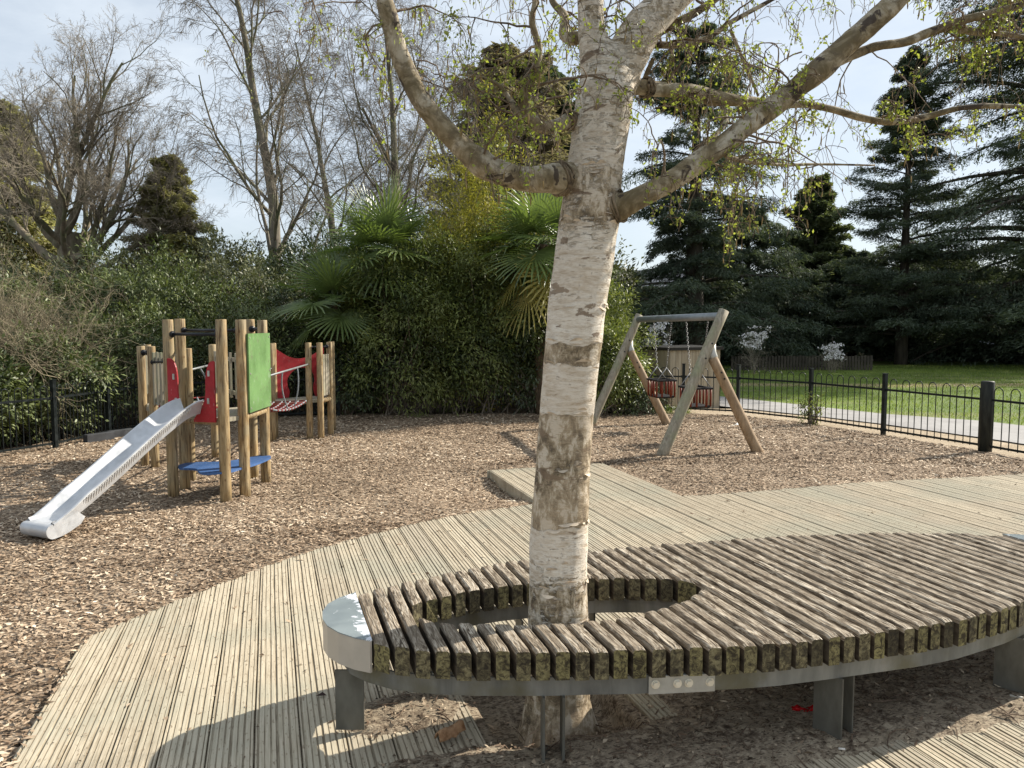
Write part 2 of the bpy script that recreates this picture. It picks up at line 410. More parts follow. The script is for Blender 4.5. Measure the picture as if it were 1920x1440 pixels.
keep = (c[:, 0] > fence_x(FR, c[:, 1]) - .35) & (c[:, 0] < np.interp(c[:, 1], [q[0] for q in pn], [q[1] for q in pn]) + .35)
tag(obj('sandy_verge', V, F[keep], M_SAND, smooth=True), kind='structure')

# ---- the deck: grooved boards, one mesh in the boards' own direction
BW, BG = .171, .005
NG = 7
def board_profile():
    pr = [(0, -.03), (0, -.003), (.003, 0)]
    st = BW / NG
    for k in range(NG):
        c0 = st * k + st / 2
        q_ = (1.0, .55, .8, 1.25, .6, .9, .5)[k]; pr += [(c0 - .0048 * q_, 0), (c0 - .0026 * q_, -.0042 * q_), (c0 + .0026 * q_, -.0042 * q_), (c0 + .0048 * q_, 0)]
    pr += [(BW - .003, 0), (BW, -.003), (BW, -.03)]
    return pr
PIT = (.84, 1.43, 2.45, 3.50)
prof = board_profile(); npf = len(prof)
gm = {0: [], 1: [], 2: []}; DV = []; DF = []; DM = []; DR = []
nb = 0
u0 = U_LEFT
def add_board(u0, va, vb, rv, width=BW):
    global nb
    sc = width / BW; n = max(2, int(abs(np.mean(vb) - np.mean(va)) / .35) + 1)
    dz = random.uniform(-.0025, .0025); tilt = random.uniform(-.008, .008)
    base = len(DV)
    for i in range(n):
        t = i / (n - 1)
        wob = .0012 * math.sin(u0 * 37 + i * 1.7)
        for k, (pu, pz) in enumerate(prof):
            DV.append((u0 + pu * sc + wob, va[k] * (1 - t) + vb[k] * t, pz + dz + tilt * (pu - BW / 2)))
    for i in range(n - 1):
        for k in range(npf - 1):
            a = base + i * npf + k
            DF.append((a, a + 1, a + 1 + npf, a + npf)); zz = min(prof[k][1], prof[k + 1][1])
            DM.append(1 if zz < -.002 else 0); DR.append(rv)
    for i in (0, n - 1):
        f = [base + i * npf + k for k in range(npf)]; DF.append(tuple(f if i == 0 else f[::-1])); DM.append(0); DR.append(rv)
while u0 < 13:
    us = np.array([u0 + p[0] for p in prof]); vf = deck_far(np.clip(us, -1, 14))
    if u0 < PU0 < u0 + BW: vf = np.full(npf, deck_far(min(u0, PU0 - .01)))
    if u0 < PU1 < u0 + BW: vf = np.full(npf, deck_far(PU1 + .1)) if PU1 - u0 < BW / 2 else np.full(npf, PV)
    rv = random.random()
    w = BW
    if u0 + BW > PIT[0] + .02 and u0 < PIT[1] - .02:
        add_board(u0, np.full(npf, -1.0), np.full(npf, PIT[2]), rv); add_board(u0, np.full(npf, PIT[3]), vf, rv)
    else:
        # long boards are jointed
        j = random.choice([None, None, random.uniform(1.5, 5)])
        if j and j < min(vf) - .5:
            add_board(u0, np.full(npf, -1.0), np.full(npf, j), rv); add_board(u0, np.full(npf, j + .004), vf, random.random())
        else: add_board(u0, np.full(npf, -1.0), vf, rv)
    u0 += BW + BG
def fascia(u_a, v_a, u_b, v_b, h=.14, th=.03):
    d = Vector((u_b - u_a, v_b - v_a, 0)); nn = Vector((-d.y, d.x, 0)).normalized() * th
    b = len(DV)
    for z in (-h, -.006):
        for p in ((u_a, v_a), (u_b, v_b), (u_b + nn.x, v_b + nn.y), (u_a + nn.x, v_a + nn.y)): DV.append((p[0], p[1], z))
    for f in ((3, 2, 1, 0), (4, 5, 6, 7), (0, 1, 5, 4), (1, 2, 6, 5), (2, 3, 7, 6), (3, 0, 4, 7)):
        DF.append(tuple(b + i for i in f)); DM.append(0); DR.append(.3)
bu = [u for u in np.arange(U_LEFT, 13, BW + BG)]
pl = min(bu, key=lambda q: abs(q - PU0)); 
fascia(PU0 - .006, PV, PU0 - .006, 6.6); fascia(PU1, PV + .004, PU0 - .03, PV + .004)
fascia(U_LEFT - .004, 4.4, U_LEFT - .004, -1.0)
def deckmat(name, groove):
    m = N_(name); r = m.attr()
    g1 = m.noise(m.coord('Object', (30, 1.2, 1)), 3.2, 8, .7, .3)
    g2 = m.noise(m.coord('Object', (1, 1, 1)), 1.1, 5, .6)
    base = m.ramp(g1, [(.38, (.315, .26, .18)), (.5, (.42, .355, .255)), (.62, (.52, .45, .335))])
    base = m.mix(m.ramp(r, [(0, .0), (.6, .15), (1, .60)]), base, (.36, .315, .24)); base = m.mix(m.ramp(r, [(0, .40), (.3, 0)]), base, (.62, .54, .40))
    base = m.mix(m.ramp(g2, [(.46, .0), (.62, .55)]), base, (.33, .325, .25))
    sp = m.noise(m.coord('Object', (16, 5, 1)), 5, 3, .6)
    base = m.mix(m.ramp(sp, [(.60, 0), (.66, .7)]), base, (.17, .125, .08))
    if groove: base = m.mix(m.ramp(g1, [(.40, .95), (.60, .30)]), base, (.19, .155, .105))
    m.col(base).rough(.85); m.bump(g1, .5, .003); return m.mat
dk = obj('deck', DV, DF, [deckmat('deck_board', False), deckmat('deck_groove', True)], midx=DM, rnd=DR)
dk.rotation_euler = (0, 0, TH); tag(dk, kind='structure')

# dirt and blown sand lying over the deck round the tree
def dirt_mask(u, v):
    A = sstep(1, .55, np.hypot((u - .50) / .34, (v - 3.16) / .22))
    B = sstep(.25, .45, u) * sstep(2.0, 1.7, u) * sstep(2.92, 2.72, v) * sstep(1.75, 2.0, v)
    C = sstep(1.40, 1.75, u) * sstep(4.1, 3.6, u) * sstep(2.22 - .0 * u, 2.40, v) * sstep(3.50, 3.2, v)
    D_ = sstep(1.0, .6, np.hypot((u - 1.35) / .75, (v - 2.58) / .24))
    return np.maximum.reduce([A, B, C, D_])
def dirt_h(u, v):
    pit = sstep(PIT[0] - .01, PIT[0] + .03, u) * sstep(PIT[1] + .01, PIT[1] - .03, u) * sstep(2.72, 2.80, v) * sstep(PIT[3] + .01, PIT[3] - .03, v)
    h = -.020 + .034 * dirt_mask(u, v) + .020 * (fbm(u, v, 5, 4, 4) - .5) + .013 * (fbm(u, v, 26, 3, 6) - .5)
    return h - pit * .085
V, F = grid(np.arange(-.1, 4.4, .011), np.arange(1.5, 3.9, .011), dirt_h)
m = N_('dirt'); v = m.coord('Object'); a = m.noise(v, 3.5, 6, .6); b = m.noise(v, 28, 8, .75, .4); f = m.noise(m.coord('Object', (1, 2.6, 1)), 45, 3, .6)
c = m.ramp(b, [(.38, (.10, .072, .048)), (.5, (.28, .22, .155)), (.62, (.48, .40, .29))])
c = m.mix(m.ramp(a, [(.46, 0), (.58, .6)]), c, (.37, .30, .21)); c = m.mix(m.ramp(f, [(.55, 0), (.60, .8)]), c, (.06, .04, .027))
m.col(c).rough(.95); m.bump(b, 1, .02); M_DIRT = m.mat
o = obj('dirt', V, F, M_DIRT, smooth=True); o.rotation_euler = (0, 0, TH); tag(o, kind='structure')
# litter on the dirt: dead leaves, bark crumbs, twigs
n = 10000; lu = rng.uniform(.2, 4.0, n); lv = rng.uniform(1.9, 3.6, n)
msk = dirt_mask(lu, lv) * (.35 + .65 * (lv > 2.55)); k = rng.random(n) < msk * .9 + .03; lu, lv = lu[k], lv[k]; n = len(lu)
lz = np.maximum(dirt_h(lu, lv), 0) + rng.uniform(.001, .010, n); inpit = (lu > PIT[0]) & (lu < PIT[1]) & (lv > 2.78); lz[inpit] = dirt_h(lu[inpit], lv[inpit]) + .004
x, y = uv2xy(lu, lv); ang = rng.uniform(0, 6.28, n)
D = np.stack([np.cos(ang), np.sin(ang), rng.normal(0, .3, n)], -1); Nn = np.stack([rng.normal(0, .4, n), rng.normal(0, .4, n), np.ones(n)], -1)
V, F = leaves(np.stack([x, y, lz], -1), D, Nn, (.006 + .05 * rng.beta(1.2, 3.5, n)), (.004 + .02 * rng.beta(1.2, 3, n)), .2)
m = N_('litter'); r = m.attr(); m.col(m.ramp(r, [(0, (.045, .030, .018)), (.4, (.15, .10, .065)), (.75, (.33, .25, .17)), (1, (.52, .42, .30))])).rough(.8); M_LIT = m.mat
tag(obj('leaf_litter', V, F, M_LIT, rnd=rng.random(n)), 'dead leaves and bark crumbs on the dirt under the bench', 'leaf litter', kind='stuff')
tw = []
for i in range(260):
    u_, v_ = random.uniform(.5, 3.8), random.uniform(2.1, 3.4)
    if dirt_mask(np.array(u_), np.array(v_)) < .4: continue
    x, y = uv2xy(u_, v_); a = random.uniform(0, 6.28); L = random.uniform(.04, .22); pts = []
    for q in range(5):
        a += random.uniform(-.4, .4); x += math.cos(a) * L / 5; y += math.sin(a) * L / 5
        uu, vv = xy2uv(x, y); pts.append((x, y, float(max(dirt_h(np.array(uu), np.array(vv)), -.055)) + .006 + random.uniform(0, .006)))
    r0 = random.uniform(.0012, .0034); tw.append((pts, [r0, r0, r0 * .9, r0 * .7, r0 * .4]))
V, F = tubes(tw, 5)
tag(obj('fallen_twigs', V, F, m_bark('twig', (.08, .05, .035), (.22, .16, .11), 40), smooth=True), 'thin dry twigs scattered on the dirt under the bench', 'twigs', kind='stuff')
# crumbs and chips lying on the deck boards
n = 1500; lu = rng.uniform(-.9, 6, n); lv = rng.uniform(1.0, 6.4, n); k = (lv < deck_far(np.clip(lu, -1, 14)) - .05) & ~((lu > PIT[0]) & (lu < PIT[1]) & (lv > 2.4) & (lv < 3.5)); lu, lv = lu[k], lv[k]; n = len(lu)
x, y = uv2xy(lu, lv); ang = rng.uniform(0, 6.28, n); D = np.stack([np.cos(ang), np.sin(ang), rng.normal(0, .1, n)], -1)
V, F = leaves(np.stack([x, y, np.full(n, .004)], -1), D, np.stack([rng.normal(0, .2, n), rng.normal(0, .2, n), np.ones(n)], -1), rng.uniform(.006, .028, n), rng.uniform(.003, .011, n), .2)
tag(obj('crumbs_on_the_deck', V, F, M_LIT, rnd=rng.random(n) * .85), 'small bark crumbs and twig bits strewn over the pale deck boards', 'crumbs', kind='stuff')
# ------------------------------------------------------------------ the slatted bench round the birch
ZT, ZB = .45, .335
B_FRONT = [(.30, 2.93), (.344, 2.889), (.405, 2.818), (.54, 2.741), (.678, 2.682), (.831, 2.634), (.977, 2.588), (1.12, 2.553), (1.264, 2.512), (1.405, 2.483), (1.69, 2.423), (1.83, 2.402), (2.05, 2.388), (2.27, 2.38), (2.475, 2.371), (2.69, 2.378), (2.88, 2.41), (3.07, 2.445), (3.35, 2.53), (3.6, 2.64), (3.85, 2.79), (4.05, 2.96)]
B_BACK = [(.30, 3.39), (.378, 3.440), (.441, 3.475), (.593, 3.535), (.737, 3.582), (.889, 3.626), (1.03, 3.665), (1.18, 3.70), (1.675, 3.725), (1.89, 3.735), (2.1, 3.72), (2.43, 3.70), (2.87, 3.655), (3.03, 3.62), (3.425, 3.54), (3.73, 3.43), (3.99, 3.30), (4.05, 3.26)]
H_UP = [(.54, 3.17), (.56, 3.22), (.60, 3.255), (.72, 3.288), (.87, 3.328), (1.01, 3.342), (1.25, 3.335), (1.488, 3.302), (1.62, 3.265), (1.725, 3.22), (1.815, 3.18), (1.86, 3.14), (1.885, 3.07)]
H_LO = [(.54, 3.13), (.564, 3.085), (.60, 3.022), (.673, 2.969), (.88, 2.895), (1.0, 2.855), (1.15, 2.83), (1.31, 2.812), (1.445, 2.824), (1.606, 2.874), (1.72, 2.92), (1.795, 2.96), (1.86, 3.02), (1.885, 3.05)]
BC = (2.15, 3.05)
bx_, by_ = uv2xy(*BC)
bench = thing('slatted_bench', 'long oval timber slatted bench wrapped round the birch trunk', 'bench', (bx_, by_, 0), TH)
def slat_mat(end):
    m = N_('bench_slat_end' if end else 'bench_slat'); v = m.coord('Object', (1, 1, 1)); r = m.objrnd()
    off = m.n('ShaderNodeVectorMath', operation='ADD'); cmb = m.n('ShaderNodeCombineXYZ'); m.l(m.math('MULTIPLY', r, 13.0), cmb.inputs[1]); m.l(v, off.inputs[0]); m.l(cmb.outputs[0], off.inputs[1])
    mp_ = m.n('ShaderNodeMapping'); m.l(off.outputs[0], mp_.inputs[0])
    if end:
        mp_.inputs['Scale'].default_value = (1, 1, 1)
        n1 = m.noise(mp_.outputs[0], 42, 8, .7, 1.0); n2 = m.noise(mp_.outputs[0], 17, 6, .7, 1.2)
        c = m.ramp(n1, [(.40, (.045, .036, .024)), (.5, (.145, .12, .065)), (.60, (.26, .225, .125))])
        c = m.mix(m.ramp(n2, [(.45, 0), (.62, .75)]), c, (.035, .029, .02)); c = m.mix(m.ramp(r, [(0, 0), (.45, 0), (.75, .6), (1, .85)]), c, m.mix(m.ramp(n1, [(.42, 0), (.58, 1)]), (.05, .04, .022), (.27, .235, .10))); c = m.mix(m.ramp(r, [(.0, .75), (.22, .0)]), c, (.025, .02, .014)); m.col(c).rough(.9); m.bump(n1, .7, .006)
    else:
        mp_.inputs['Scale'].default_value = (1, .10, 1)
        n1 = m.noise(mp_.outputs[0], 85, 6, .6, 1.4); n2 = m.noise(off.outputs[0], 3.0, 5, .6)
        c = m.ramp(n1, [(.38, (.042, .030, .020)), (.45, (.155, .120, .082)), (.53, (.33, .275, .205)), (.62, (.56, .495, .395))])
        c = m.mix(m.ramp(r, [(0, 0), (1, .5)]), c, (.215, .17, .12)); c = m.mix(m.ramp(n2, [(.50, 0), (.62, .45)]), c, (.13, .10, .068))
        geo = m.n('ShaderNodeNewGeometry'); m.col(c).rough(.85); m.bump(n1, 1.0, .006)
    return m.mat
M_SL, M_SE = slat_mat(False), slat_mat(True)
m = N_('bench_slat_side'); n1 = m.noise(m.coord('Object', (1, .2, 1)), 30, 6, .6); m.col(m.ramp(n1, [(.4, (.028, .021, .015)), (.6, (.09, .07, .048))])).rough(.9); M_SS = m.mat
def make_slat(u, w, va, vb, seed, cut_a=None, cut_b=None):
    """one slat from va to vb (arrays per cross position), weathered top"""
    nu, nl = 9, max(6, int((np.mean(vb) - np.mean(va)) / .022)); ed = .007
    us = [0, ed * .35, ed] + [ed + (w - 2 * ed) * k / (nu - 1) for k in range(1, nu - 1)] + [w - ed, w - ed * .35, w]
    prof = [(0, ZB), (0, ZT - .022)] + [(q, ZT - (.009 if q in (0, w) else (.003 if (q == ed * .35 or q == w - ed * .35) else 0))) for q in us] + [(w, ZT - .022), (w, ZB)]
    k = len(prof); V = []; F = []; M = []
    dz = random.uniform(-.004, .004)
    for i in range(nl + 1):
        t = i / nl
        # round the arris at both ends
        e = .007 * max(0, 1 - i / 1.0) + .007 * max(0, 1 - (nl - i) / 1.0)
        for j, (pu, pz) in enumerate(prof):
            a = np.interp(pu, [0, w], va); b = np.interp(pu, [0, w], vb); vv = a * (1 - t) + b * t
            if pz > ZT - .02:
                ns = mnoise.noise(Vector(((u + pu) * 140 + seed * 3.1, vv * 7 + seed, seed * 1.7))); n2 = mnoise.noise(Vector(((u + pu) * 320 + seed, vv * 18, seed)))
                z = pz + dz + ns * .0022 + n2 * .0012 - e
                if i in (0, nl): vv += .003 * mnoise.noise(Vector((pu * 120, seed, 3.3 + i)))
            else: z = pz + (dz if pz > ZB else 0)
            V.append((u + pu - BC[0], vv - BC[1], z))
    for i in range(nl):
        for j in range(k - 1):
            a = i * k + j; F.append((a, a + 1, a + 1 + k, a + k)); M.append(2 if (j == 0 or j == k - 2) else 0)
        F.append((i * k + k - 1, i * k, (i + 1) * k, (i + 1) * k + k - 1)); M.append(0)
    F.append(tuple(range(k))); M.append(1); F.append(tuple(nl * k + j for j in range(k))[::-1]); M.append(1)
    return V, F, M
NS = 52; pitch = (4.0 - .355) / NS; sw = .0495
for i in range(NS):
    u = .355 + i * pitch; g = G(); w = sw + random.uniform(-.0015, .0015)
    fa = interp([u, u + w], B_FRONT); ba = interp([u, u + w], B_BACK)
    fa = fa + random.uniform(-.006, .006); ba = ba + random.uniform(-.006, .006)
    u2 = u + w
    parts = []
    if u2 > .545 and u < 1.88:
        uc = np.clip([u, u2], .541, 1.884)
        lo = interp(uc, H_LO); hi = interp(uc, H_UP)
        if hi[0] - lo[0] < .06: lo = np.array([lo[1] + .03 if lo[1] < lo[0] else lo[0], lo[1]]); 
        parts = [(fa, lo), (hi, ba)]
    else: parts = [(fa, ba)]
    for q, (a, b) in enumerate(parts):
        V, F, M = make_slat(u, w, np.array(a), np.array(b), i * 2.37 + q)
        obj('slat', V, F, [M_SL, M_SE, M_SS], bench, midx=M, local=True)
# galvanised ring beam under the slats
m = N_('galvanised_steel'); v = m.coord('Object'); n1 = m.noise(m.coord('Object', (1, 1, .25)), 9, 6, .6, .3); n2 = m.noise(v, 3, 5, .6)
c = m.ramp(n1, [(.3, (.12, .12, .11)), (.55, (.22, .22, .20)), (.75, (.32, .31, .28))]); c = m.mix(m.ramp(n2, [(.5, 0), (.66, .7)]), c, (.13, .115, .06))
m.col(c).rough(.6); m.b.inputs['Metallic'].default_value = .35; m.bump(n1, .15, .003); M_GALV = m.mat
def inset(path, d):
    out = []; n = len(path)
    for i in range(n):
        a = np.array(path[i - 1]); b = np.array(path[(i + 1) % n]); t = b - a; t = t / np.linalg.norm(t); nn = np.array([-t[1], t[0]])
        out.append((path[i][0] + nn[0] * d, path[i][1] + nn[1] * d))
    return out
us = np.linspace(.40, 4.0, 46)
outer = [(q, float(interp(q, B_FRONT))) for q in us] + [(4.12, 2.99), (4.19, 3.09), (4.14, 3.20)] + [(q, float(interp(q, B_BACK))) for q in us[::-1]] + [(.30, 3.34), (.24, 3.25), (.225, 3.15), (.25, 3.02), (.31, 2.92)]
def ringbeam(path, ins, th, z0, z1):
    a = inset(path, ins); b = inset(path, ins + th); n = len(a); g = G()
    V = [(x - BC[0], y - BC[1], z) for pth in (a, b) for z in (z0, z1) for x, y in pth]; F = []
    for i in range(n):
        j = (i + 1) % n
        F += [(i, j, n + j, n + i), (2 * n + j, 2 * n + i, 3 * n + i, 3 * n + j), (n + i, n + j, 3 * n + j, 3 * n + i), (j, i, 2 * n + i, 2 * n + j)]
    return g.add(V, F)
ringbeam(outer, .030, .010, .262, .333).build('ring_beam', M_GALV, bench, local=True, smooth=False)
hu = [(.60, 3.0)] + [(q, float(interp(q, H_LO))) for q in np.linspace(.66, 1.80, 20)] + [(1.86, 3.02), (1.90, 3.06), (1.87, 3.13)] + [(q, float(interp(q, H_UP))) for q in np.linspace(1.80, .62, 22)] + [(.56, 3.21), (.545, 3.15), (.565, 3.07)]
ringbeam(hu, -.045, .010, .262, .333).build('ring_beam', M_GALV, bench, local=True)
M_GALV2 = m_plain('galvanised_plate', (.42, .41, .37), .45, .4, .12, 14)
# end caps: laminate top, pale band
m = N_('cap_top'); v = m.coord('Object'); n1 = m.noise(m.coord('Object', loc=(.3, .7, 0)), 12, 7, .68, .9); n2 = m.noise(v, 3, 3)
nx = m.n('ShaderNodeSeparateXYZ'); m.l(v, nx.inputs[0])
edge = m.math('MULTIPLY_ADD', m.math('ABSOLUTE', nx.outputs[0]), -6.0, 6.0 * 1.85)      # flaking grows towards the straight edge
pk = m.math('ADD', n1, m.math('MULTIPLY', m.math('MINIMUM', m.math('MAXIMUM', edge, -.2), .5), .40))
c = m.ramp(n2, [(.4, (.16, .19, .20)), (.6, (.23, .265, .27))]); c = m.mix(m.ramp(pk, [(.575, 0), (.583, 1)], 'LINEAR'), c, (.62, .64, .68)); m.col(c).rough(m.ramp(pk, [(.575, .35), (.583, .8)])); m.bump(m.ramp(pk, [(.575, 1), (.583, 0)]), .4, .002); M_CAP = m.mat
M_BAND = m_plain('cap_band', (.48, .43, .36), .45, .1, .08, 5)
def cap(uc, left):
    g = G()
    if left: pts = [(.343, 3.435), (.335, 3.425), (.27, 3.385), (.215, 3.32), (.188, 3.24), (.183, 3.16), (.196, 3.08), (.232, 3.00), (.285, 2.93), (.340, 2.882), (.348, 2.886)]
    else: pts = [(4.005, 3.30), (4.06, 3.275), (4.16, 3.21), (4.20, 3.15), (4.215, 3.09), (4.20, 3.03), (4.16, 2.99), (4.08, 2.93), (4.012, 2.925)]
    # smooth outline
    pp = [(x - BC[0], y - BC[1]) for x, y in pts]
    if left: pp = pp[::-1]
    else: pp = pp[::-1]
    g.prism(pp, ZB - .012, ZT - .002)
    o = g.build('end_cap', M_BAND, bench, local=True)
    t = G(); cxp = sum(p[0] for p in pp) / len(pp); cyp = sum(p[1] for p in pp) / len(pp)
    t.prism([(cxp + (x - cxp) * 1.012, cyp + (y - cyp) * 1.012) for x, y in pp], ZT - .0015, ZT + .003)
    t.build('cap_top', M_CAP, o, local=True)
cap(.3, True); cap(4.1, False)
# legs: pairs of flat plates standing square to the beam
m = N_('leg_steel'); v = m.coord('Object'); n1 = m.noise(m.coord('Object', (1, 1, .4)), 12, 7, .6); c = m.ramp(n1, [(.3, (.085, .08, .065)), (.7, (.17, .165, .14))]); m.col(c).rough(.55); m.b.inputs['Metallic'].default_value = .3; m.bump(n1, .2, .003); M_LEG = m.mat
def leg(px0, px1, py, dirxy, pair=True):
    """flat plate leg whose foot spans two pixels; dirxy = world direction of the plate's width"""
    pass
def plate_leg(c, d, wid, th=.010, gap=.0, n=1):
    cu = xy2uv(*c); g = G()
    ang = math.atan2(d[1], d[0]) - TH
    for k in range(n):
        off = (k - (n - 1) / 2) * gap; ox, oy = -math.sin(ang) * off, math.cos(ang) * off
        g.box((cu[0] - BC[0] + ox, cu[1] - BC[1] + oy, .137), (wid, th, .250), ang)
    if n > 1: g.box((cu[0] - BC[0], cu[1] - BC[1], .006), (wid, gap + th, .008), ang)
    g.build('leg', M_LEG, bench, local=True)
a = P(654, 1380); plate_leg((a[0], a[1] + .03), (1, 0), .115)
a = P(1058, 1462); plate_leg((.155, 2.83), (-.03, 1), .11, .010, .075, 2)
a = P(1580, 1388); plate_leg((a[0] - .02, a[1] + .05), (-.62, .78), .12, .010, .085, 2)
a = P(1900, 1305); plate_leg((a[0] + .03, a[1] + .06), (-.75, .66), .13, .010, .085, 2)
for uu, vv, aa in ((.75, 3.50, -1.2), (1.55, 3.66, 1.5), (2.6, 3.62, 1.6), (3.55, 3.42, 1.8), (3.9, 2.95, .6), (1.15, 3.40, 1.5)):
    x, y = uv2xy(uu, vv); plate_leg((x, y), (math.cos(aa + TH), math.sin(aa + TH)), .12, .010, .08, 2)
M_BOLT = m_plain('bolt_steel', (.72, .68, .58), .35, .5, .1)
# joint plates with hexagon bolts
def joint(u, z, L, side, bolts):
    tab = B_FRONT if side > 0 else H_UP
    v0 = float(interp(u, tab)); v1 = float(interp(u + L, tab)); ang = math.atan2(v1 - v0, L)
    if side > 0: off = .030 - .006
    else: off = .037 - .0 
    nn = (-math.sin(ang), math.cos(ang))
    cu = (u + L / 2 + nn[0] * off, (v0 + v1) / 2 + nn[1] * off)
    g = G(); g.box((cu[0] - BC[0], cu[1] - BC[1], z), (L, .006, .070), ang, bev=.001)
    o = g.build('joint_plate', M_GALV2, bench, local=True)
    for t in bolts:
        b = G(); px_, py_ = cu[0] - BC[0] + math.cos(ang) * L * (t - .5), cu[1] - BC[1] + math.sin(ang) * L * (t - .5)
        b.tube([(px_ - nn[0] * .003, py_ - nn[1] * .003, z + .004), (px_ - nn[0] * .006, py_ - nn[1] * .006, z + .004)], .017, 14)
        b.tube([(px_ - nn[0] * .006, py_ - nn[1] * .006, z + .004), (px_ - nn[0] * .016, py_ - nn[1] * .016, z + .004)], .0125, 6)
        b.build('bolt', M_BOLT, o, local=True)
a = xy2uv(*P(1190, 1262, .30)[:2]); b = xy2uv(*P(1320, 1262, .30)[:2])
joint(a[0], .296, b[0] - a[0], 1, (.1, .43, .60, .92)); joint(1.30, .300, .13, -1, (.2, .8))
# underslung bearers
for uu in (.50, 2.05, 3.1, 3.85):
    va, vb = float(interp(uu, B_FRONT)) + .05, float(interp(uu, B_BACK)) - .05
    g = G(); g.box((uu - BC[0], (va + vb) / 2 - BC[1], .30), (.008, vb - va, .06)); g.build('bearer', M_LEG, bench, local=True)
# ------------------------------------------------------------------ the foreground birch
YB = 3.20
birch = thing('birch_tree', 'white barked birch growing up through the slatted bench', 'tree', (.20, YB, -.05))
m = N_('birch_bark'); co = m.n('ShaderNodeTexCoord'); sp = m.n('ShaderNodeSeparateXYZ'); m.l(co.outputs['Object'], sp.inputs[0])
z = sp.outputs[2]
v = m.coord('Object', (1, 1, 4.5)); h1 = m.noise(v, 10, 8, .68, .35); fine = m.noise(m.coord('Object', (1, 1, 7)), 30, 6, .7, .3)
blot = m.noise(m.coord('Object', (1, 1, .6)), 20, 8, .72, .35)
wob = m.math('MULTIPLY_ADD', m.noise(m.coord('Object', (1, 1, .3)), 7, 4), .10, -.05)
zz = m.math('ADD', z, wob); zn = m.math('DIVIDE', zz, 3.2)
def band(*st): return m.ramp(zn, [(p / 3.2, c) for p, c in st])
bark_w = m.ramp(h1, [(.35, (.42, .34, .25)), (.44, (.64, .57, .465)), (.55, (.80, .75, .655))])
brown = m.ramp(blot, [(.41, (.04, .030, .018)), (.46, (.15, .115, .065)), (.52, (.33, .27, .18)), (.58, (.62, .55, .44))])
# where the outer bark has gone: heights of the brown rings above the foot
mask = band((.0, .92), (.18, .88), (.30, .50), (.44, .42), (.54, .70), (.62, .54), (.70, .28), (.80, .22), (.862, .25), (.872, .92), (1.10, .72), (1.25, .9), (1.33, .92), (1.338, .10), (1.545, .16), (1.550, .82), (1.632, .80), (1.638, .12), (1.80, .20), (2.05, .30), (2.12, .64), (2.30, .55), (2.34, .36), (2.7, .44), (3.1, .50))
mk = m.math('ADD', mask, m.math('MULTIPLY_ADD', m.math('ADD', m.math('MULTIPLY', h1, .6), m.math('MULTIPLY', blot, .4)), 3.0, -1.5))
mk = m.ramp(mk, [(.42, 0), (.55, 1)])
c = m.mix(mk, bark_w, brown)
# lenticels: short dark dashes
vl = m.coord('Object', (1, 1, 8)); ln = m.voro(vl, 24); l2 = m.noise(vl, 15, 2)
len_ = m.math('MULTIPLY', m.ramp(ln, [(.17, 1), (.30, 0)]), m.ramp(l2, [(.46, 0), (.55, 1)]))
c = m.mix(m.math('MULTIPLY', len_, .7), c, (.24, .16, .10))
c = m.mix(m.ramp(fine, [(.52, 0), (.64, .5)]), c, (.44, .34, .24))
sc = m.noise(m.coord('Object', (1, 1, 2.6)), 5.5, 5, .6, .5); c = m.mix(m.ramp(sc, [(.615, 0), (.64, .85)]), c, (.12, .075, .045))
pink = m.noise(m.coord('Object'), 2.5, 3); c = m.mix(m.ramp(pink, [(.44, .10), (.60, .42)]), c, (.52, .40, .27))
m.col(c).rough(.75); hh = m.math('ADD', m.math('MULTIPLY', h1, .6), m.math('MULTIPLY', mk, -.35)); hh = m.math('ADD', hh, m.math('MULTIPLY', blot, .45)); m.bump(hh, .8, .014); M_BIRCH = m.mat
m = N_('birch_limb_bark'); v = m.coord('Object'); n1 = m.noise(v, 7, 7, .65, .8); n2 = m.noise(v, 26, 6, .7, .4); n3 = m.noise(m.coord('Object', loc=(3, 1, 2)), 11, 4, .6, .7)
c = m.ramp(n1, [(.40, (.15, .115, .06)), (.5, (.29, .235, .145)), (.60, (.48, .425, .325))]); c = m.mix(m.ramp(n2, [(.48, 0), (.60, .7)]), c, (.13, .10, .06))
c = m.mix(m.ramp(n3, [(.575, 0), (.61, .92)]), c, (.055, .04, .03)); m.col(c).rough(.8); m.bump(n2, .7, .008); M_LIMB = m.mat

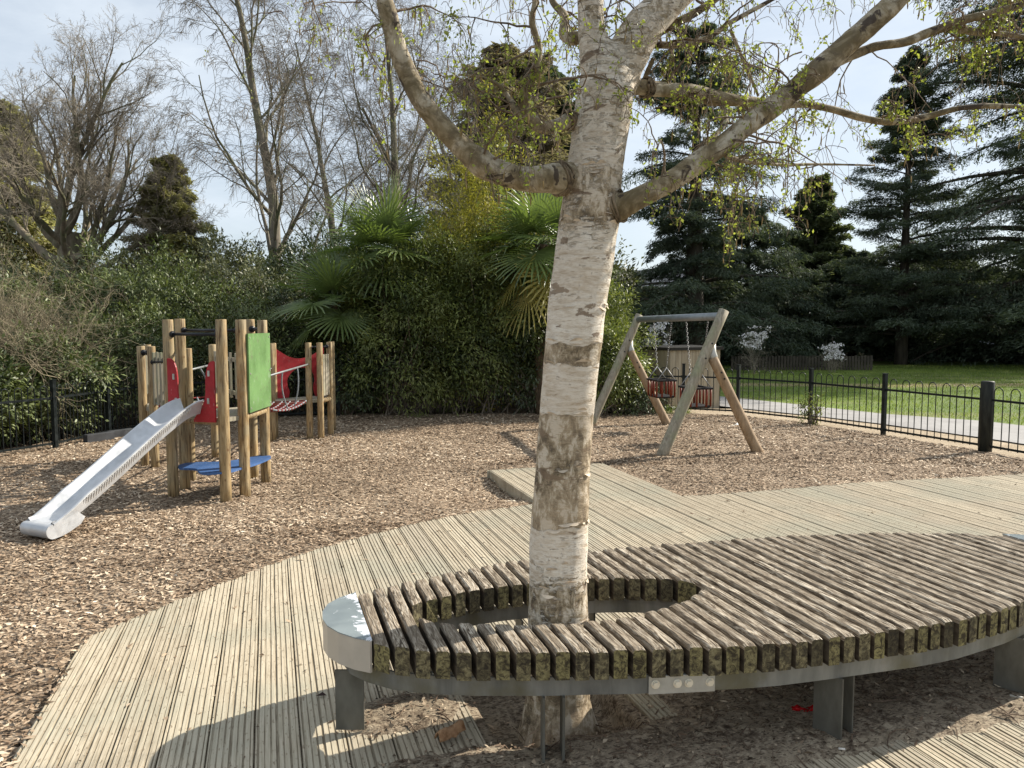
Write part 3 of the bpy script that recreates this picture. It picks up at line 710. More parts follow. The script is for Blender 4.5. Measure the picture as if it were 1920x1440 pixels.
def spline(pts, n):
    """Catmull-Rom through points (any dimension)"""
    p = np.array(pts, float); p = np.vstack([2 * p[0] - p[1], p, 2 * p[-1] - p[-2]]); k = len(p) - 3; out = []
    for t in np.linspace(0, k - 1e-6, n):
        i = int(t); f = t - i; a, b, c_, d = p[i:i + 4]
        out.append(.5 * ((2 * b) + (-a + c_) * f + (2 * a - 5 * b + 4 * c_ - d) * f * f + (-a + 3 * b - 3 * c_ + d) * f ** 3))
    return np.array(out)
def rough_tube(name, ctrl, n, sides, mat, parent, amp=.02, rings=.0, seed=0):
    """ctrl rows: x, y, z, radius"""
    s = spline(ctrl, n); V = []; pts = s[:, :3]; rad = np.maximum(s[:, 3], .002)
    t = np.gradient(pts, axis=0); t = norm(t); a = np.cross(t[0], [0, 1, .01]); a /= np.linalg.norm(a); 
    for i in range(n):
        a = a - t[i] * np.dot(a, t[i]); a /= np.linalg.norm(a); b = np.cross(t[i], a)
        for k in range(sides):
            w = 2 * math.pi * k / sides; dirv = a * math.cos(w) + b * math.sin(w)
            q = pts[i] + dirv * rad[i]
            r = rad[i] * (1 + amp * mnoise.noise(Vector(tuple(q * 6 + seed))) * 2 + amp * mnoise.noise(Vector(tuple(q * 22 + seed)))) + rings * mnoise.noise(Vector((seed, 0, i * .7)))
            V.append(pts[i] + dirv * r)
    i = np.arange(n * sides).reshape(n, sides)
    F = np.stack([i[:-1], np.roll(i[:-1], -1, 1), np.roll(i[1:], -1, 1), i[1:]], -1).reshape(-1, 4)
    F = [tuple(f) for f in F.tolist()] + [tuple(i[0].tolist())[::-1], tuple(i[-1].tolist())]
    return V, F, s
def c4(px, py, w, Y=YB):
    q = W(px, py, Y); depth = Y * math.cos(PITCH) - (q[2] - HC) * math.sin(PITCH)
    return (*q, w / 2 / FPX * depth)
base = P(1048, 1352)
tr = [(.205, YB, -.16, .20), (.20, YB, -.06, .165), (.198, YB, .04, .142), c4(1048, 1290, 118), c4(1046, 1165, 113), c4(1048, 1000, 108), c4(1061, 800, 102), c4(1075, 640, 106), c4(1090, 520, 110), c4(1103, 430, 112), c4(1109, 385, 113), c4(1112, 340, 107), c4(1120, 280, 104), c4(1132, 200, 108), c4(1136, 150, 100), c4(1122, 105, 72), c4(1109, 60, 52), c4(1107, 0, 50), c4(1100, -90, 46), c4(1092, -220, 40), c4(1100, -380, 30), c4(1090, -600, 16)]
V1, F1, s1 = rough_tube('t', tr, 170, 30, None, None, .02, .0016, 1)
stem = [c4(1128, 215, 78, YB + .02), c4(1150, 165, 76, YB + .02), c4(1172, 110, 80, YB + .03), c4(1208, 50, 74, YB + .04), c4(1262, -5, 62, YB + .07), c4(1330, -70, 56, YB + .1), c4(1400, -170, 48, YB + .2), c4(1450, -320, 36, YB + .3), c4(1500, -520, 18, YB + .35)]
V2, F2, s2 = rough_tube('t', stem, 80, 24, None, None, .03, .002, 5)
limbs = []
def limb(ctrl, n=60, sides=14, seed=0, name='limb'):
    V, F, s = rough_tube('l', ctrl, n, sides, None, None, .05, .0015, seed); limbs.append(s)
    return obj(name, V, F, M_LIMB, birch, True)
limb([c4(1100, 330, 40, YB), c4(1078, 333, 54, YB - .03), c4(1054, 335, 58, YB - .06), c4(1030, 335, 52, YB - .10), c4(980, 335, 47, YB - .12), c4(925, 318, 47, YB - .14), c4(900, 304, 50, YB - .15), c4(870, 280, 40, YB - .16), c4(830, 238, 38, YB - .18), c4(790, 188, 37, YB - .2), c4(765, 140, 37, YB - .2), c4(745, 90, 36, YB - .22), c4(732, 40, 35, YB - .24), c4(722, 0, 31, YB - .25), c4(705, -80, 28, YB - .25), c4(660, -200, 24, YB - .2), c4(640, -380, 14, YB)], 110, 18, 11)
limb([c4(1112, 380, 36, YB), c4(1132, 388, 56, YB - .03), c4(1156, 388, 54, YB - .05), c4(1180, 380, 44, YB - .08), c4(1215, 362, 40, YB - .08), c4(1260, 338, 38, YB - .08), c4(1300, 310, 40, YB - .06), c4(1350, 275, 38, YB - .04), c4(1400, 236, 39, YB), c4(1450, 200, 40, YB + .03), c4(1500, 160, 40, YB + .05), c4(1540, 128, 46, YB + .06), c4(1590, 82, 40, YB + .08), c4(1640, 38, 40, YB + .1), c4(1685, -5, 38, YB + .12), c4(1740, -70, 34, YB + .15), c4(1800, -180, 26, YB + .2), c4(1830, -320, 14, YB + .2)], 120, 18, 12)
limb([c4(1172, 168, 22, YB + .05), c4(1198, 163, 30, YB + .06), c4(1240, 168, 28, YB + .1), c4(1300, 172, 26, YB + .16), c4(1340, 184, 28, YB + .2), c4(1400, 190, 21, YB + .28), c4(1450, 195, 18, YB + .35), c4(1510, 196, 14, YB + .4), c4(1560, 205, 13, YB + .45), c4(1620, 222, 13, YB + .5), c4(1672, 229, 12, YB + .5), c4(1740, 218, 12, YB + .5), c4(1800, 203, 10, YB + .5), c4(1870, 199, 9, YB + .5), c4(1990, 205, 6, YB + .5)], 90, 10, 13)
limb([c4(1540, 130, 20, YB + .08), c4(1580, 112, 19, YB + .12), c4(1640, 88, 17, YB + .16), c4(1700, 78, 17, YB + .2), c4(1770, 52, 17, YB + .24), c4(1830, 60, 13, YB + .3), c4(1900, 66, 9, YB + .3), c4(2010, 90, 5, YB + .3)], 60, 8, 14)
limb([c4(1740, 64, 14, YB + .22), c4(1800, 40, 15, YB + .2), c4(1860, 24, 14, YB + .2), c4(1930, 2, 12, YB + .2), c4(2030, -60, 7, YB + .2)], 40, 8, 15)
limb([c4(1100, 222, 22, YB + .02), c4(1075, 222, 28, YB - .02), c4(1045, 236, 26, YB - .06), c4(1015, 238, 24, YB - .1), c4(995, 220, 22, YB - .12), c4(982, 195, 18, YB - .14), c4(990, 165, 17, YB - .16), c4(1004, 130, 15, YB - .18), c4(1010, 90, 14, YB - .18), c4(998, 40, 12, YB - .2), c4(1004, -10, 10, YB - .2), c4(1000, -120, 6, YB - .2)], 80, 10, 16)
limb([c4(995, 222, 12, YB - .12), c4(975, 215, 13, YB - .13), c4(955, 185, 10, YB - .1), c4(935, 160, 8, YB - .1), c4(905, 146, 6, YB - .08), c4(860, 140, 4, YB - .05)], 36, 7, 17)
limb([c4(1105, 60, 16, YB + .04), c4(1080, 72, 24, YB + .06), c4(1058, 66, 20, YB + .1), c4(1058, 30, 16, YB + .14), c4(1035, 0, 12, YB + .18), c4(1020, -60, 8, YB + .2)], 40, 8, 18)
limb([c4(1195, 95, 16, YB + .06), c4(1222, 70, 17, YB + .1), c4(1262, 46, 16, YB + .15), c4(1300, 26, 15, YB + .2), c4(1345, -4, 13, YB + .25), c4(1420, -60, 8, YB + .3)], 40, 8, 19)
limb([c4(1190, 110, 14, YB + .1), c4(1215, 86, 14, YB + .16), c4(1270, 84, 13, YB + .2), c4(1325, 72, 11, YB + .24), c4(1370, 42, 10, YB + .28), c4(1432, 8, 8, YB + .3), c4(1500, -30, 5, YB + .3)], 40, 8, 20)
limb([c4(1355, 200, 10, YB + .2), c4(1360, 230, 11, YB + .15), c4(1342, 252, 9, YB + .1), c4(1322, 268, 8, YB + .05), c4(1308, 290, 7, YB)], 24, 7, 21)
limb([c4(1360, 292, 9, YB - .02), c4(1385, 300, 9, YB + .02), c4(1420, 305, 7, YB + .1), c4(1470, 309, 6, YB + .2), c4(1540, 308, 4.5, YB + .3), c4(1640, 310, 3, YB + .4)], 36, 6, 22)
limb([c4(1225, 110, 8, YB + .12), c4(1212, 140, 9, YB + .12), c4(1203, 165, 8, YB + .1)], 16, 6, 23)
limb([c4(1370, 55, 6, YB + .3), c4(1388, 100, 7, YB + .3), c4(1405, 140, 6, YB + .26), c4(1422, 180, 5, YB + .26)], 20, 6, 24)
nv = len(V1); Fall = F1 + [tuple(q + nv for q in f) for f in F2]; Vall = list(V1) + list(V2)
for ls, k in ((limbs[0], 22), (limbs[1], 22), (limbs[2], 10), (limbs[5], 10)):
    q = ls[:k].copy(); q[:, 3] *= np.linspace(1.02, .80, k); Vs_, Fs_, _ = rough_tube('s', q, k * 2, 18, None, None, .02, 0, 3); b0 = len(Vall); Vall += list(Vs_); Fall += [tuple(x + b0 for x in f) for f in Fs_]

tk = obj('trunk', Vall, Fall, M_BIRCH, birch, True)
rm = tk.modifiers.new('blend', 'REMESH'); rm.mode = 'VOXEL'; rm.voxel_size = .0085; rm.use_smooth_shade = True
sm = tk.modifiers.new('soft', 'SMOOTH'); sm.factor = .5; sm.iterations = 9
# dark wrinkled collars where the limbs leave the trunk
M_COL = m_bark('collar_bark', (.05, .035, .022), (.26, .20, .13), 16, 1, .9, .02)
for s_, i0, k in ((limbs[0], 15, 1.06), (limbs[1], 15, 1.08), (limbs[2], 9, 1.2), (limbs[5], 9, 1.2)):
    g = G(); c_ = Vector(s_[i0, :3]); t = (Vector(s_[i0 + 4, :3]) - Vector(s_[i0 - 4, :3])).normalized(); a = t.cross(Vector((0, 1, 0))).normalized(); b = t.cross(a); r_ = s_[i0, 3] * k
    for q in range(3):
        loop = []
        for w in range(25):
            w_ = w / 24 * 2 * math.pi; rr = r_ * (1 + .10 * mnoise.noise(Vector((math.cos(w_) * 2, math.sin(w_) * 2, q * 3.0 + i0)))); loop.append(c_ + t * (-.012 + .011 * q + .006 * math.sin(w_ * 3 + q)) + (a * math.cos(w_) + b * math.sin(w_)) * rr)
        g.tube(loop, [.0055 + .002 * math.sin(w * 1.3 + q) for w in range(25)], 6, cap=False)
    g.build('branch_collar', M_COL, birch, True)
# papery curls lifting off the trunk at the edges of the bands
cv = []; cf = []
tz_ = s1[:, 2]
for _ in range(64):
    z = float(rng.choice([.62, .70, .875, .88, 1.10, 1.335, 1.34, 1.55, 1.635, 1.8, 2.05, 2.12, 2.3, 2.34, .45, .3])) + rng.normal(0, .012) - .05; i = int(np.argmin(np.abs(tz_ - z))); c_ = s1[i, :3]; r_ = s1[i, 3] * 1.0; w0 = rng.uniform(-2.9, -.25); ww = rng.uniform(.12, .55); hh = rng.uniform(.004, .014); up = rng.choice([-1, 1]); b0 = len(cv); nn_ = 6
    for k in range(nn_):
        w_ = w0 + ww * k / (nn_ - 1); taper = math.sin(math.pi * (k + .3) / (nn_ - .4))
        for q in range(3):
            rr = r_ + .0015 + .007 * (q / 2) ** 1.6 * taper; cv.append((c_[0] + math.cos(w_) * rr, c_[1] + math.sin(w_) * rr, z + up * hh * taper * q / 2 + .004 * math.sin(w_ * 4)))
    for k in range(nn_ - 1):
        for q in range(2): a = b0 + k * 3 + q; cf.append((a, a + 1, a + 4, a + 3))
o = obj('bark_curls', cv, cf, m_plain('bark_curl', (.60, .50, .38), .8, 0, .25, 20), birch, True); o['kind'] = 'stuff'
# twigs: long thin drooping shoots off every limb and from the crown above the frame
bt = []; LC = []; LD = []; CK = []; CKD = []
def shoot(p, d, L, r, lvl, droop, leafy):
    n = 12; pts = [np.array(p, float)]; d = np.array(d, float); d /= np.linalg.norm(d)
    for i in range(n - 1):
        d = d + rng.normal(0, .24, 3) + np.array([0, 0, -droop * (.4 + i / n)]); d /= np.linalg.norm(d)
        pts.append(pts[-1] + d * L / (n - 1))
    bt.append((pts, [max(.0011, r * (1 - .85 * i / (n - 1))) for i in range(n)]))
    if lvl > 0:
        k = rng.integers(3, 6) if lvl > 1 else rng.integers(3, 6)
        for _ in range(k):
            i = rng.integers(1, n - 1); dd = d * .4 + rng.normal(0, .7, 3); dd[2] -= .25
            shoot(pts[i], dd, L * rng.uniform(.35, .6), r * .5, lvl - 1, droop * 1.2, leafy)
    else:
        for i in range(2, n):
            for _ in range(2):
                if rng.random() < leafy:
                    LC.append(pts[i] + rng.normal(0, .006, 3)); LD.append(rng.normal(0, .6, 3) + np.array([0, 0, -.35]))
        if rng.random() < .35:
            CK.append(pts[-1]); CKD.append((0, 0, -1))
for li, s in enumerate(limbs):
    L_n = len(s); cnt = [10, 13, 12, 8, 5, 9, 6, 5, 6, 6, 3, 7, 2, 3][li]
    for _ in range(cnt):
        i = int(rng.uniform(.16 if li < 2 else .12, .98) * L_n) if li < 2 else int(rng.uniform(.15, .99) * L_n); i = min(i, L_n - 1)
        if li < 2 and i < L_n * .35 and rng.random() < .8: continue
        d = rng.normal(0, 1, 3); d[2] = abs(d[2]) * .5 - .1; d[1] *= .8
        shoot(s[i, :3], d, rng.uniform(.22, .55), min(.006, s[i, 3] * .4), 2, .14, .11)
for _ in range(62):       # shoots hanging from the crown above
    x = rng.uniform(-2.3, 3.4); y = YB + rng.uniform(-.35, 2.2); z = rng.uniform(2.85, 3.9) + max(0, y - YB) * .25
    if x < -1.0 and rng.random() < .45: continue
    if x < -1.55: continue
    shoot((x, y, z), (rng.normal(), rng.normal() * .7, -.1), rng.uniform(.5, .95), .005, 2, .20, .085)
V, F = tubes(bt, 4); obj('twigs', V, F, m_bark('birch_twig', (.10, .07, .045), (.26, .20, .14), 30), birch, True)
LC = np.array(LC); LD = np.array(LD); n = len(LC)
# clusters of opening leaves
C2 = np.concatenate([LC, LC + rng.normal(0, .010, (n, 3)), LC[: n // 2] + rng.normal(0, .013, (n // 2, 3))]); D2 = np.concatenate([LD, LD + rng.normal(0, .7, (n, 3)), rng.normal(0, 1, (n // 2, 3))])
V, F = leaves(C2, D2, rvec(len(C2)), rng.uniform(.009, .024, len(C2)), rng.uniform(.006, .015, len(C2)), .2)
M_BLEAF = m_leaf('birch_leaf', [(0, (.12, .15, .03)), (.6, (.20, .235, .05)), (1, (.32, .34, .09))], .4, .5)
obj('leaves', V, F, M_BLEAF, birch, rnd=rng.random(len(F)))
if CK:
    ck = []
    for p, d in zip(CK, CKD):
        L = rng.uniform(.02, .04); q = np.array(p); e = q + np.array([rng.normal(0, .004), rng.normal(0, .004), -L]); ck.append(([q, (q + e) / 2, e], [.0018, .0032, .0015]))
    V, F = tubes(ck, 5); obj('catkins', V, F, m_plain('catkin', (.24, .17, .07), .8), birch, True)['kind'] = 'stuff'
print('birch', len(bt), n)
# ------------------------------------------------------------------ climbing frame
ZG = -.03
m = N_('round_timber'); v = m.coord('Object', (1, 1, .12)); n1 = m.noise(v, 34, 7, .6, .8); n2 = m.noise(m.coord('Object'), 5, 5, .6)
c = m.ramp(n1, [(.38, (.20, .13, .06)), (.5, (.35, .245, .12)), (.62, (.48, .36, .20))]); c = m.mix(m.ramp(n2, [(.45, 0), (.60, .6)]), c, (.30, .26, .17)); c = m.mix(m.ramp(m.objrnd(), [(0, 0), (1, .4)]), c, (.26, .19, .10))
ck = m.noise(m.coord('Object', (1, 1, .05)), 55, 3, .6); c = m.mix(m.ramp(ck, [(.57, 0), (.61, .85)]), c, (.10, .06, .03)); kn = m.voro(m.coord('Object', (1, 1, .7)), 9); c = m.mix(m.ramp(kn, [(.06, .8), (.12, 0)]), c, (.14, .07, .03))
m.col(c).rough(.6); m.bump(n1, .35, .004); M_LOG = m.mat
m = N_('weathered_timber'); v = m.coord('Object', (1, 1, .12)); n1 = m.noise(v, 30, 7, .6, .8); n2 = m.noise(m.coord('Object'), 4, 5, .6)
c = m.ramp(n1, [(.3, (.18, .155, .11)), (.7, (.40, .36, .28))]); c = m.mix(m.ramp(n2, [(.48, 0), (.66, .6)]), c, (.23, .25, .14)); m.col(c).rough(.8); m.bump(n1, .5, .004); M_GREYLOG = m.mat
M_RED = m_panel('red_panel_board', (.34, .020, .026))
M_GREEN = m_panel('green_panel_board', (.105, .205, .065), .65)
M_BLUE = m_panel('blue_board', (.045, .11, .27))
M_BLACKM = m_plain('black_painted_metal', (.018, .019, .022), .35, .2, .2, 12, .1)
m = N_('brushed_steel'); v = m.coord('Object'); n1 = m.noise(v, 5, 4); m.col(m.ramp(n1, [(.4, (.52, .53, .54)), (.6, (.64, .65, .66))])).rough(m.ramp(m.noise(v, 16, 5), [(.4, .42), (.6, .60)])); m.b.inputs['Metallic'].default_value = .5; M_STEEL = m.mat
M_ROPE = m_plain('pale_rope', (.20, .22, .23), .8, 0, .2, 60, .3); M_ROPER = m_plain('red_rope', (.20, .028, .025), .7, 0, .2, 60, .3)
frame = thing('climbing_frame', 'timber toddler climbing frame with red and green panels and steel slide', 'climbing frame', (-3.0, 7.8, ZG))
ct = G()
def post(x, y, h, r=.051, lean=(0, 0), mat=None, parent=None):
    g = G(); n = 16; pts = []; rr = []
    for i in range(9):
        t = i / 8; z = ZG - .05 + (h - ZG + .05) * t
        pts.append((x + lean[0] * t, y + lean[1] * t, z)); rr.append(r * (1.03 - .05 * t + .012 * math.sin(i * 2.1 + x * 9)))
    pts += [(x + lean[0], y + lean[1], h + .006)]; rr += [r * .93]
    g.tube(pts, rr, n); return g.build('post', mat or M_LOG, parent or frame, True)
M_RAILG = m_plain('grey_rail', (.20, .21, .21), .5, .3)
posts = dict(A=(-3.32, 7.44, 1.70), B=(-3.35, 7.78, 1.71), C=(-2.72, 7.21, 1.70), D=(-2.62, 7.45, 1.70), E=(-2.84, 8.36, 1.71), F=(-2.63, 8.12, 1.70), B2=(-3.46, 8.20, 1.40),
             I=(-4.39, 9.10, 1.40), J=(-4.22, 9.00, 1.40), G=(-3.77, 9.68, 1.40), G2=(-3.87, 9.95, 1.40), I2=(-4.62, 9.75, 1.40), K=(-3.47, 11.08, 1.38), L=(-3.57, 11.50, 1.38), M=(-3.00, 11.33, 1.39), N=(-2.84, 11.35, 1.39), O=(-2.79, 11.75, 1.39), O2=(-2.86, 12.20, 1.39))
for k, (x, y, h) in posts.items():
    g = post(x, y, h, .051 if k in 'ABCDEF' else .046)
    if k in 'ABCDEFIJG': 
        cg = G(); cg.tube([(x, y, h + .004), (x, y, h + .009)], .047 if k in 'ABCDEF' else .043, 16); 
def pz(k, z): return (posts[k][0], posts[k][1], z)
def platform(keys, z, grow=.0):
    pl = [posts[k][:2] for k in keys]; cx = sum(p[0] for p in pl) / len(pl); cy = sum(p[1] for p in pl) / len(pl)
    pl = sorted(pl, key=lambda p: math.atan2(p[1] - cy, p[0] - cx))
    pl = [(cx + (x - cx) * (.93 + grow), cy + (y - cy) * (.93 + grow)) for x, y in pl]
    g = G(); g.prism(pl, z - .04, z); g.build('platform', M_GREYLOG, frame)
platform('ABCDFE', .775, .05); platform(['I', 'J', 'G', 'G2', 'I2'], .68, .05); platform(['K', 'L', 'M', 'N', 'O', 'O2'], .55, .06)
def bar(a, b, za, zb, r=.016, mat=M_BLACKM, name='bar', ext=.0):
    p, q = Vector(pz(a, za) if isinstance(a, str) else (*a, za)), Vector(pz(b, zb) if isinstance(b, str) else (*b, zb))
    g = G(); g.tube([p, q], r, 10)
    d = (q - p).normalized()
    if mat is M_BLACKM:
        for e, s in ((p, 1), (q, -1)): g.tube([e + d * s * .046, e + d * s * .062], r * 2.0, 10)
    return g.build(name, mat, frame, True)
bar('A', 'C', 1.565, 1.565); bar('B', 'D', 1.60, 1.60); bar('E', 'F', 1.61, 1.61, .018); bar('I', 'J', 1.33, 1.33, .018); bar('M', 'O', 1.33, 1.33, .014); bar('J', 'B2', 1.22, 1.27, .016)
bar('B2', 'G', 1.17, 1.16, .012, M_RAILG, 'hand_rail'); bar('E', 'K', 1.12, 1.03, .011, M_RAILG, 'hand_rail'); bar('F', 'M', 1.10, 1.08, .012, M_RAILG, 'hand_rail')
bar('D', 'F', .755, .755, .038, M_LOG, 'rail'); bar('A', 'C', .735, .735, .03, M_LOG, 'rail'); bar('N', 'O', .53, .53, .035, M_LOG, 'rail'); bar('K', 'M', .52, .52, .03, M_GREYLOG, 'rail'); bar('E', 'B', .74, .74, .03, M_GREYLOG, 'rail')
# green square panel on the outside of D-F
D3, F3 = Vector(posts['D'][:2]), Vector(posts['F'][:2]); d = (F3 - D3); nrm = Vector((d.y, -d.x)).normalized()
g = G(); a = D3 + nrm * .062 - d * .01; b = F3 + nrm * .062 + d * .03; g.plate(tuple(a), tuple(b), [(0, .80), (1, .80), (1, 1.57), (0, 1.57)], .018)
gp = g.build('green_panel', M_GREEN, frame)
for t in (.05, .95):
    for z in (.84, 1.18, 1.53):
        p = a + (b - a) * t; g = G(); g.tube([(p.x + nrm.x * .008, p.y + nrm.y * .008, z), (p.x + nrm.x * .014, p.y + nrm.y * .014, z)], .010, 8); g.build('bolt', M_GALV2, gp)
# red cheeks at the head of the slide
def smooth_poly(pts, n=40): return [tuple(q) for q in spline(pts, n)]
A3, C3 = Vector(posts['A'][:2]), Vector(posts['C'][:2])
e = (C3 - A3); oa, oc = A3 + Vector((e.x, e.y)) * .05, C3 - Vector((e.x, e.y)) * .02
off = Vector((-.02, -.045))
left_prof = [(0, .78)] + [(0, 1.33)] + smooth_poly([(.02, 1.335), (.10, 1.32), (.165, 1.25), (.19, 1.13), (.185, 1.02), (.20, .93), (.235, .86), (.25, .80)], 22) + [(.24, .775)]
g = G(); g.plate((oa.x + off.x, oa.y + off.y), (oa.x + off.x + e.x, oa.y + off.y + e.y), left_prof, .016); lp = g.build('red_panel', M_RED, frame)
right_prof = [(1, .74), (1, 1.31)] + smooth_poly([(.98, 1.318), (.93, 1.31), (.87, 1.25), (.835, 1.14), (.83, 1.02), (.81, .95), (.77, .90), (.70, .86), (.66, .81), (.60, .76)], 24) + [(.60, .735)]
g = G(); p0 = C3 - e * 1.07 + off; g.plate((p0.x, p0.y), (p0.x + e.x, p0.y + e.y), right_prof[::-1], .016); rp = g.build('red_panel', M_RED, frame)
for par, spots in ((lp, ((.12, 1.16), (.15, .93))), (rp, ((.90, 1.20), (.88, .94)))):
    for t, z in spots:
        q = (oa + off + e * t) if par is lp else (p0 + e * t); g = G(); g.box((q.x - .001, q.y - .012, z), (.022, .010, .055), math.atan2(e.y, e.x), bev=.002); g.build('bracket', M_GALV2, par)
# big red panel of the far platform, with its round doorway
L3, O3 = Vector(posts['L'][:2]), Vector((-2.93, 12.02)); dd = O3 - L3
outer_ = [(0.02, .555), (0.0, 1.315)] + smooth_poly([(.02, 1.315), (.14, 1.25), (.30, 1.175), (.5, 1.145), (.70, 1.175), (.86, 1.245), (.98, 1.315)], 22) + [(1, .555), (.80, .55)]
inner_ = smooth_poly([(.80, .555), (.76, .68), (.79, .82), (.73, .95), (.6, 1.0), (.48, 1.0), (.36, .955), (.26, .85), (.255, .74), (.29, .65), (.27, .555)], 30)
g = G(); g.plate(tuple(L3), tuple(O3), (outer_ + inner_)[::-1], .018); g.build('red_panel', M_RED, frame)
# slatted balustrades
def slats(a, b, z0, z1, n, w=.055, mat=M_GREYLOG):
    p, q = Vector((*a[:2], 0)), Vector((*b[:2], 0)); d = q - p; ang = math.atan2(d.y, d.x)
    g = G()
    for i in range(n):
        c_ = p + d * ((i + .5) / n); g.box((c_.x, c_.y, (z0 + z1) / 2 + random.uniform(-.004, .004)), (w, .02, z1 - z0), ang, bev=.003)
    for z in (z0 + .06, z1 - .08): 
        c_ = p + d * .5; nn = Vector((-d.y, d.x, 0)).normalized() * .022; g.box((c_.x + nn.x, c_.y + nn.y, z), (d.length, .02, .045), ang)
    g.build('balustrade', mat, frame)
slats(posts['J'], posts['B2'], .72, 1.34, 9, .06); slats(posts['N'], posts['O'], .60, 1.22, 4, .07); slats(posts['G'], posts['E'], .80, 1.33, 7, .05); slats(posts['I'], posts['I2'], .8, 1.3, 6)
slats(posts['O'], posts['O2'], .60, 1.2, 5, .07)
# rope nets between the platforms
def net(p0, p1, q0, q1, sag=.10, nu=7, nv=4):
    def pt(s, t):
        a = Vector(p0) * (1 - s) + Vector(p1) * s; b = Vector(q0) * (1 - s) + Vector(q1) * s; r = a * (1 - t) + b * t; r.z -= sag * 4 * s * (1 - s) * (1 - .25 * abs(2 * t - 1)); return r
    g = G(); h = G()
    for j in range(nv + 1): g.tube([pt(i / 10, j / nv) for i in range(11)], .011, 6)
    for i in range(nu + 1): h.tube([pt(i / nu, j / nv) for j in range(nv + 1)], .009, 6)
    for i in range(1, nu):
        for j in range(nv + 1):
            r = pt(i / nu, j / nv); h.tube([r - Vector((.02, 0, 0)), r + Vector((.02, 0, 0))], .015, 6)
    o = g.build('rope_net', M_ROPE, frame, True); h.build('cross_ropes', M_ROPER, o, True)['kind'] = 'stuff'
net((-2.90, 8.42, .74), (-3.42, 11.0, .55), (-2.58, 8.25, .74), (-3.02, 11.25, .55), .07, 11, 4)
net((-3.45, 8.1, .76), (-4.2, 9.0, .76), (-3.2, 8.35, .76), (-3.78, 9.6, .76), .08, 5, 4)
def hang(a, b, sag, r=.008):
    a = Vector(a); b = Vector(b); return [a * (1 - t) + b * t + Vector((sag * 4 * t * (1 - t), 0, 0)) for t in [i / 8 for i in range(9)]]
for a, b, s in (((-3.62, 8.9, 1.165), (-3.50, 8.9, .72), .04), ((-2.78, 9.3, 1.09), (-2.74, 9.4, .60), -.04), ((-2.88, 10.3, 1.085), (-2.95, 10.3, .52), .04), ((-3.15, 9.8, 1.07), (-3.12, 9.8, .56), .04)):
    g = G(); g.tube(hang(a, b, s), .009, 6); g.build('hanging_rope', M_ROPE, frame, True)
# blue step plate
pl = [(-3.30, 7.50), (-3.22, 7.38), (-3.12, 7.36), (-3.04, 7.33), (-2.98, 7.22), (-2.90, 7.12), (-2.80, 7.12), (-2.68, 7.22), (-2.62, 7.42), (-2.56, 7.62), (-2.53, 7.95), (-2.58, 8.10), (-2.68, 8.12), (-2.76, 7.98), (-2.86, 7.80), (-3.0, 7.72), (-3.16, 7.70), (-3.28, 7.64)]
pl = [tuple(q) for q in spline(pl + [pl[0]], 60)[:-1]]
g = G(); g.prism(pl, .252, .272); g.build('step_plate', M_BLUE, frame)
# slide: a folded trough swept along its curve, with a rolled foot
head = Vector((-3.045, 7.27, 0)); foot = Vector((-3.68, 5.90, 0)); dr = (foot - head); Ls = dr.length; dr.normalize(); pp = Vector((-dr.y, dr.x, 0))
if pp.x < 0: pp = -pp
zc = [(0, .835), (.06, .822), (.16, .76), (.35, .600), (.6, .365), (.78, .205), (.88, .145), (.95, .125), (1.0, .118)]
sc_ = spline([(t, z) for t, z in zc], 40); half = .150; V = []; F = []
secs = []
for t, z in sc_:
    c_ = head + dr * (t * Ls)
    if t < .80: hh = .115
    else: hh = .115 * max(0.03, 1 - ((t - .80) / .20) ** 1.2)
    secs.append((c_, z, hh, t))
prof_n = None
for c_, z, hh, t in secs:
    fl = half - .055 * (1 if t < .80 else max(.2, 1 - (t - .8) / .2)); pr = [(-half - .014, z + hh - .012), (-half - .014, z + hh), (-half, z + hh + .004), (-half + .008, z + hh), (-fl - .008, z + .022), (-fl + .018, z), (0, z - .004), (fl - .018, z), (fl + .008, z + .022), (half - .008, z + hh), (half, z + hh + .004), (half + .014, z + hh), (half + .014, z + hh - .012)]
    low = [(half, z + hh - .012), (fl + .014, z - .018), (-fl - .014, z - .018), (-half, z + hh - .012)]
    for a, b in pr + low: q = c_ + pp * a; V.append((q.x, q.y, b))
    prof_n = len(pr) + len(low)
for i in range(len(secs) - 1):
    for k in range(prof_n):
        k2 = (k + 1) % prof_n; F.append((i * prof_n + k, i * prof_n + k2, (i + 1) * prof_n + k2, (i + 1) * prof_n + k))
slide = obj('slide', V, F, M_STEEL, frame, True)
md = slide.modifiers.new('edge', 'EDGE_SPLIT'); md.split_angle = R(35)
# rolled end
g = G(); fr_ = [(0, .118), (.03, .115), (.055, .10), (.066, .07), (.058, .035), (.035, .012), (.0, .005), (-.10, .022), (-.22, .07)]
n = len(fr_); V = []
for s_ in (-1, 1):
    for a, z in spline(fr_, 24): q = foot + dr * (a - .004) + pp * (s_ * (half + .008)); V.append((q.x, q.y, z))
F = [(i, i + 1, 24 + i + 1, 24 + i) for i in range(23)]
obj('slide_foot', V, F, M_STEEL, slide, True)
for s_ in (-1, 1):
    V = []; 
    out_ = [(a, z) for a, z in spline(fr_, 24)] + [(-.26, .12), (-.20, .175), (-.08, .135)]
    for a, z in out_: q = foot + dr * (a - .004) + pp * (s_ * (half + .010)); V.append((q.x, q.y, z))
    obj('slide_cheek', V, [tuple(range(len(V)))], M_STEEL, slide)
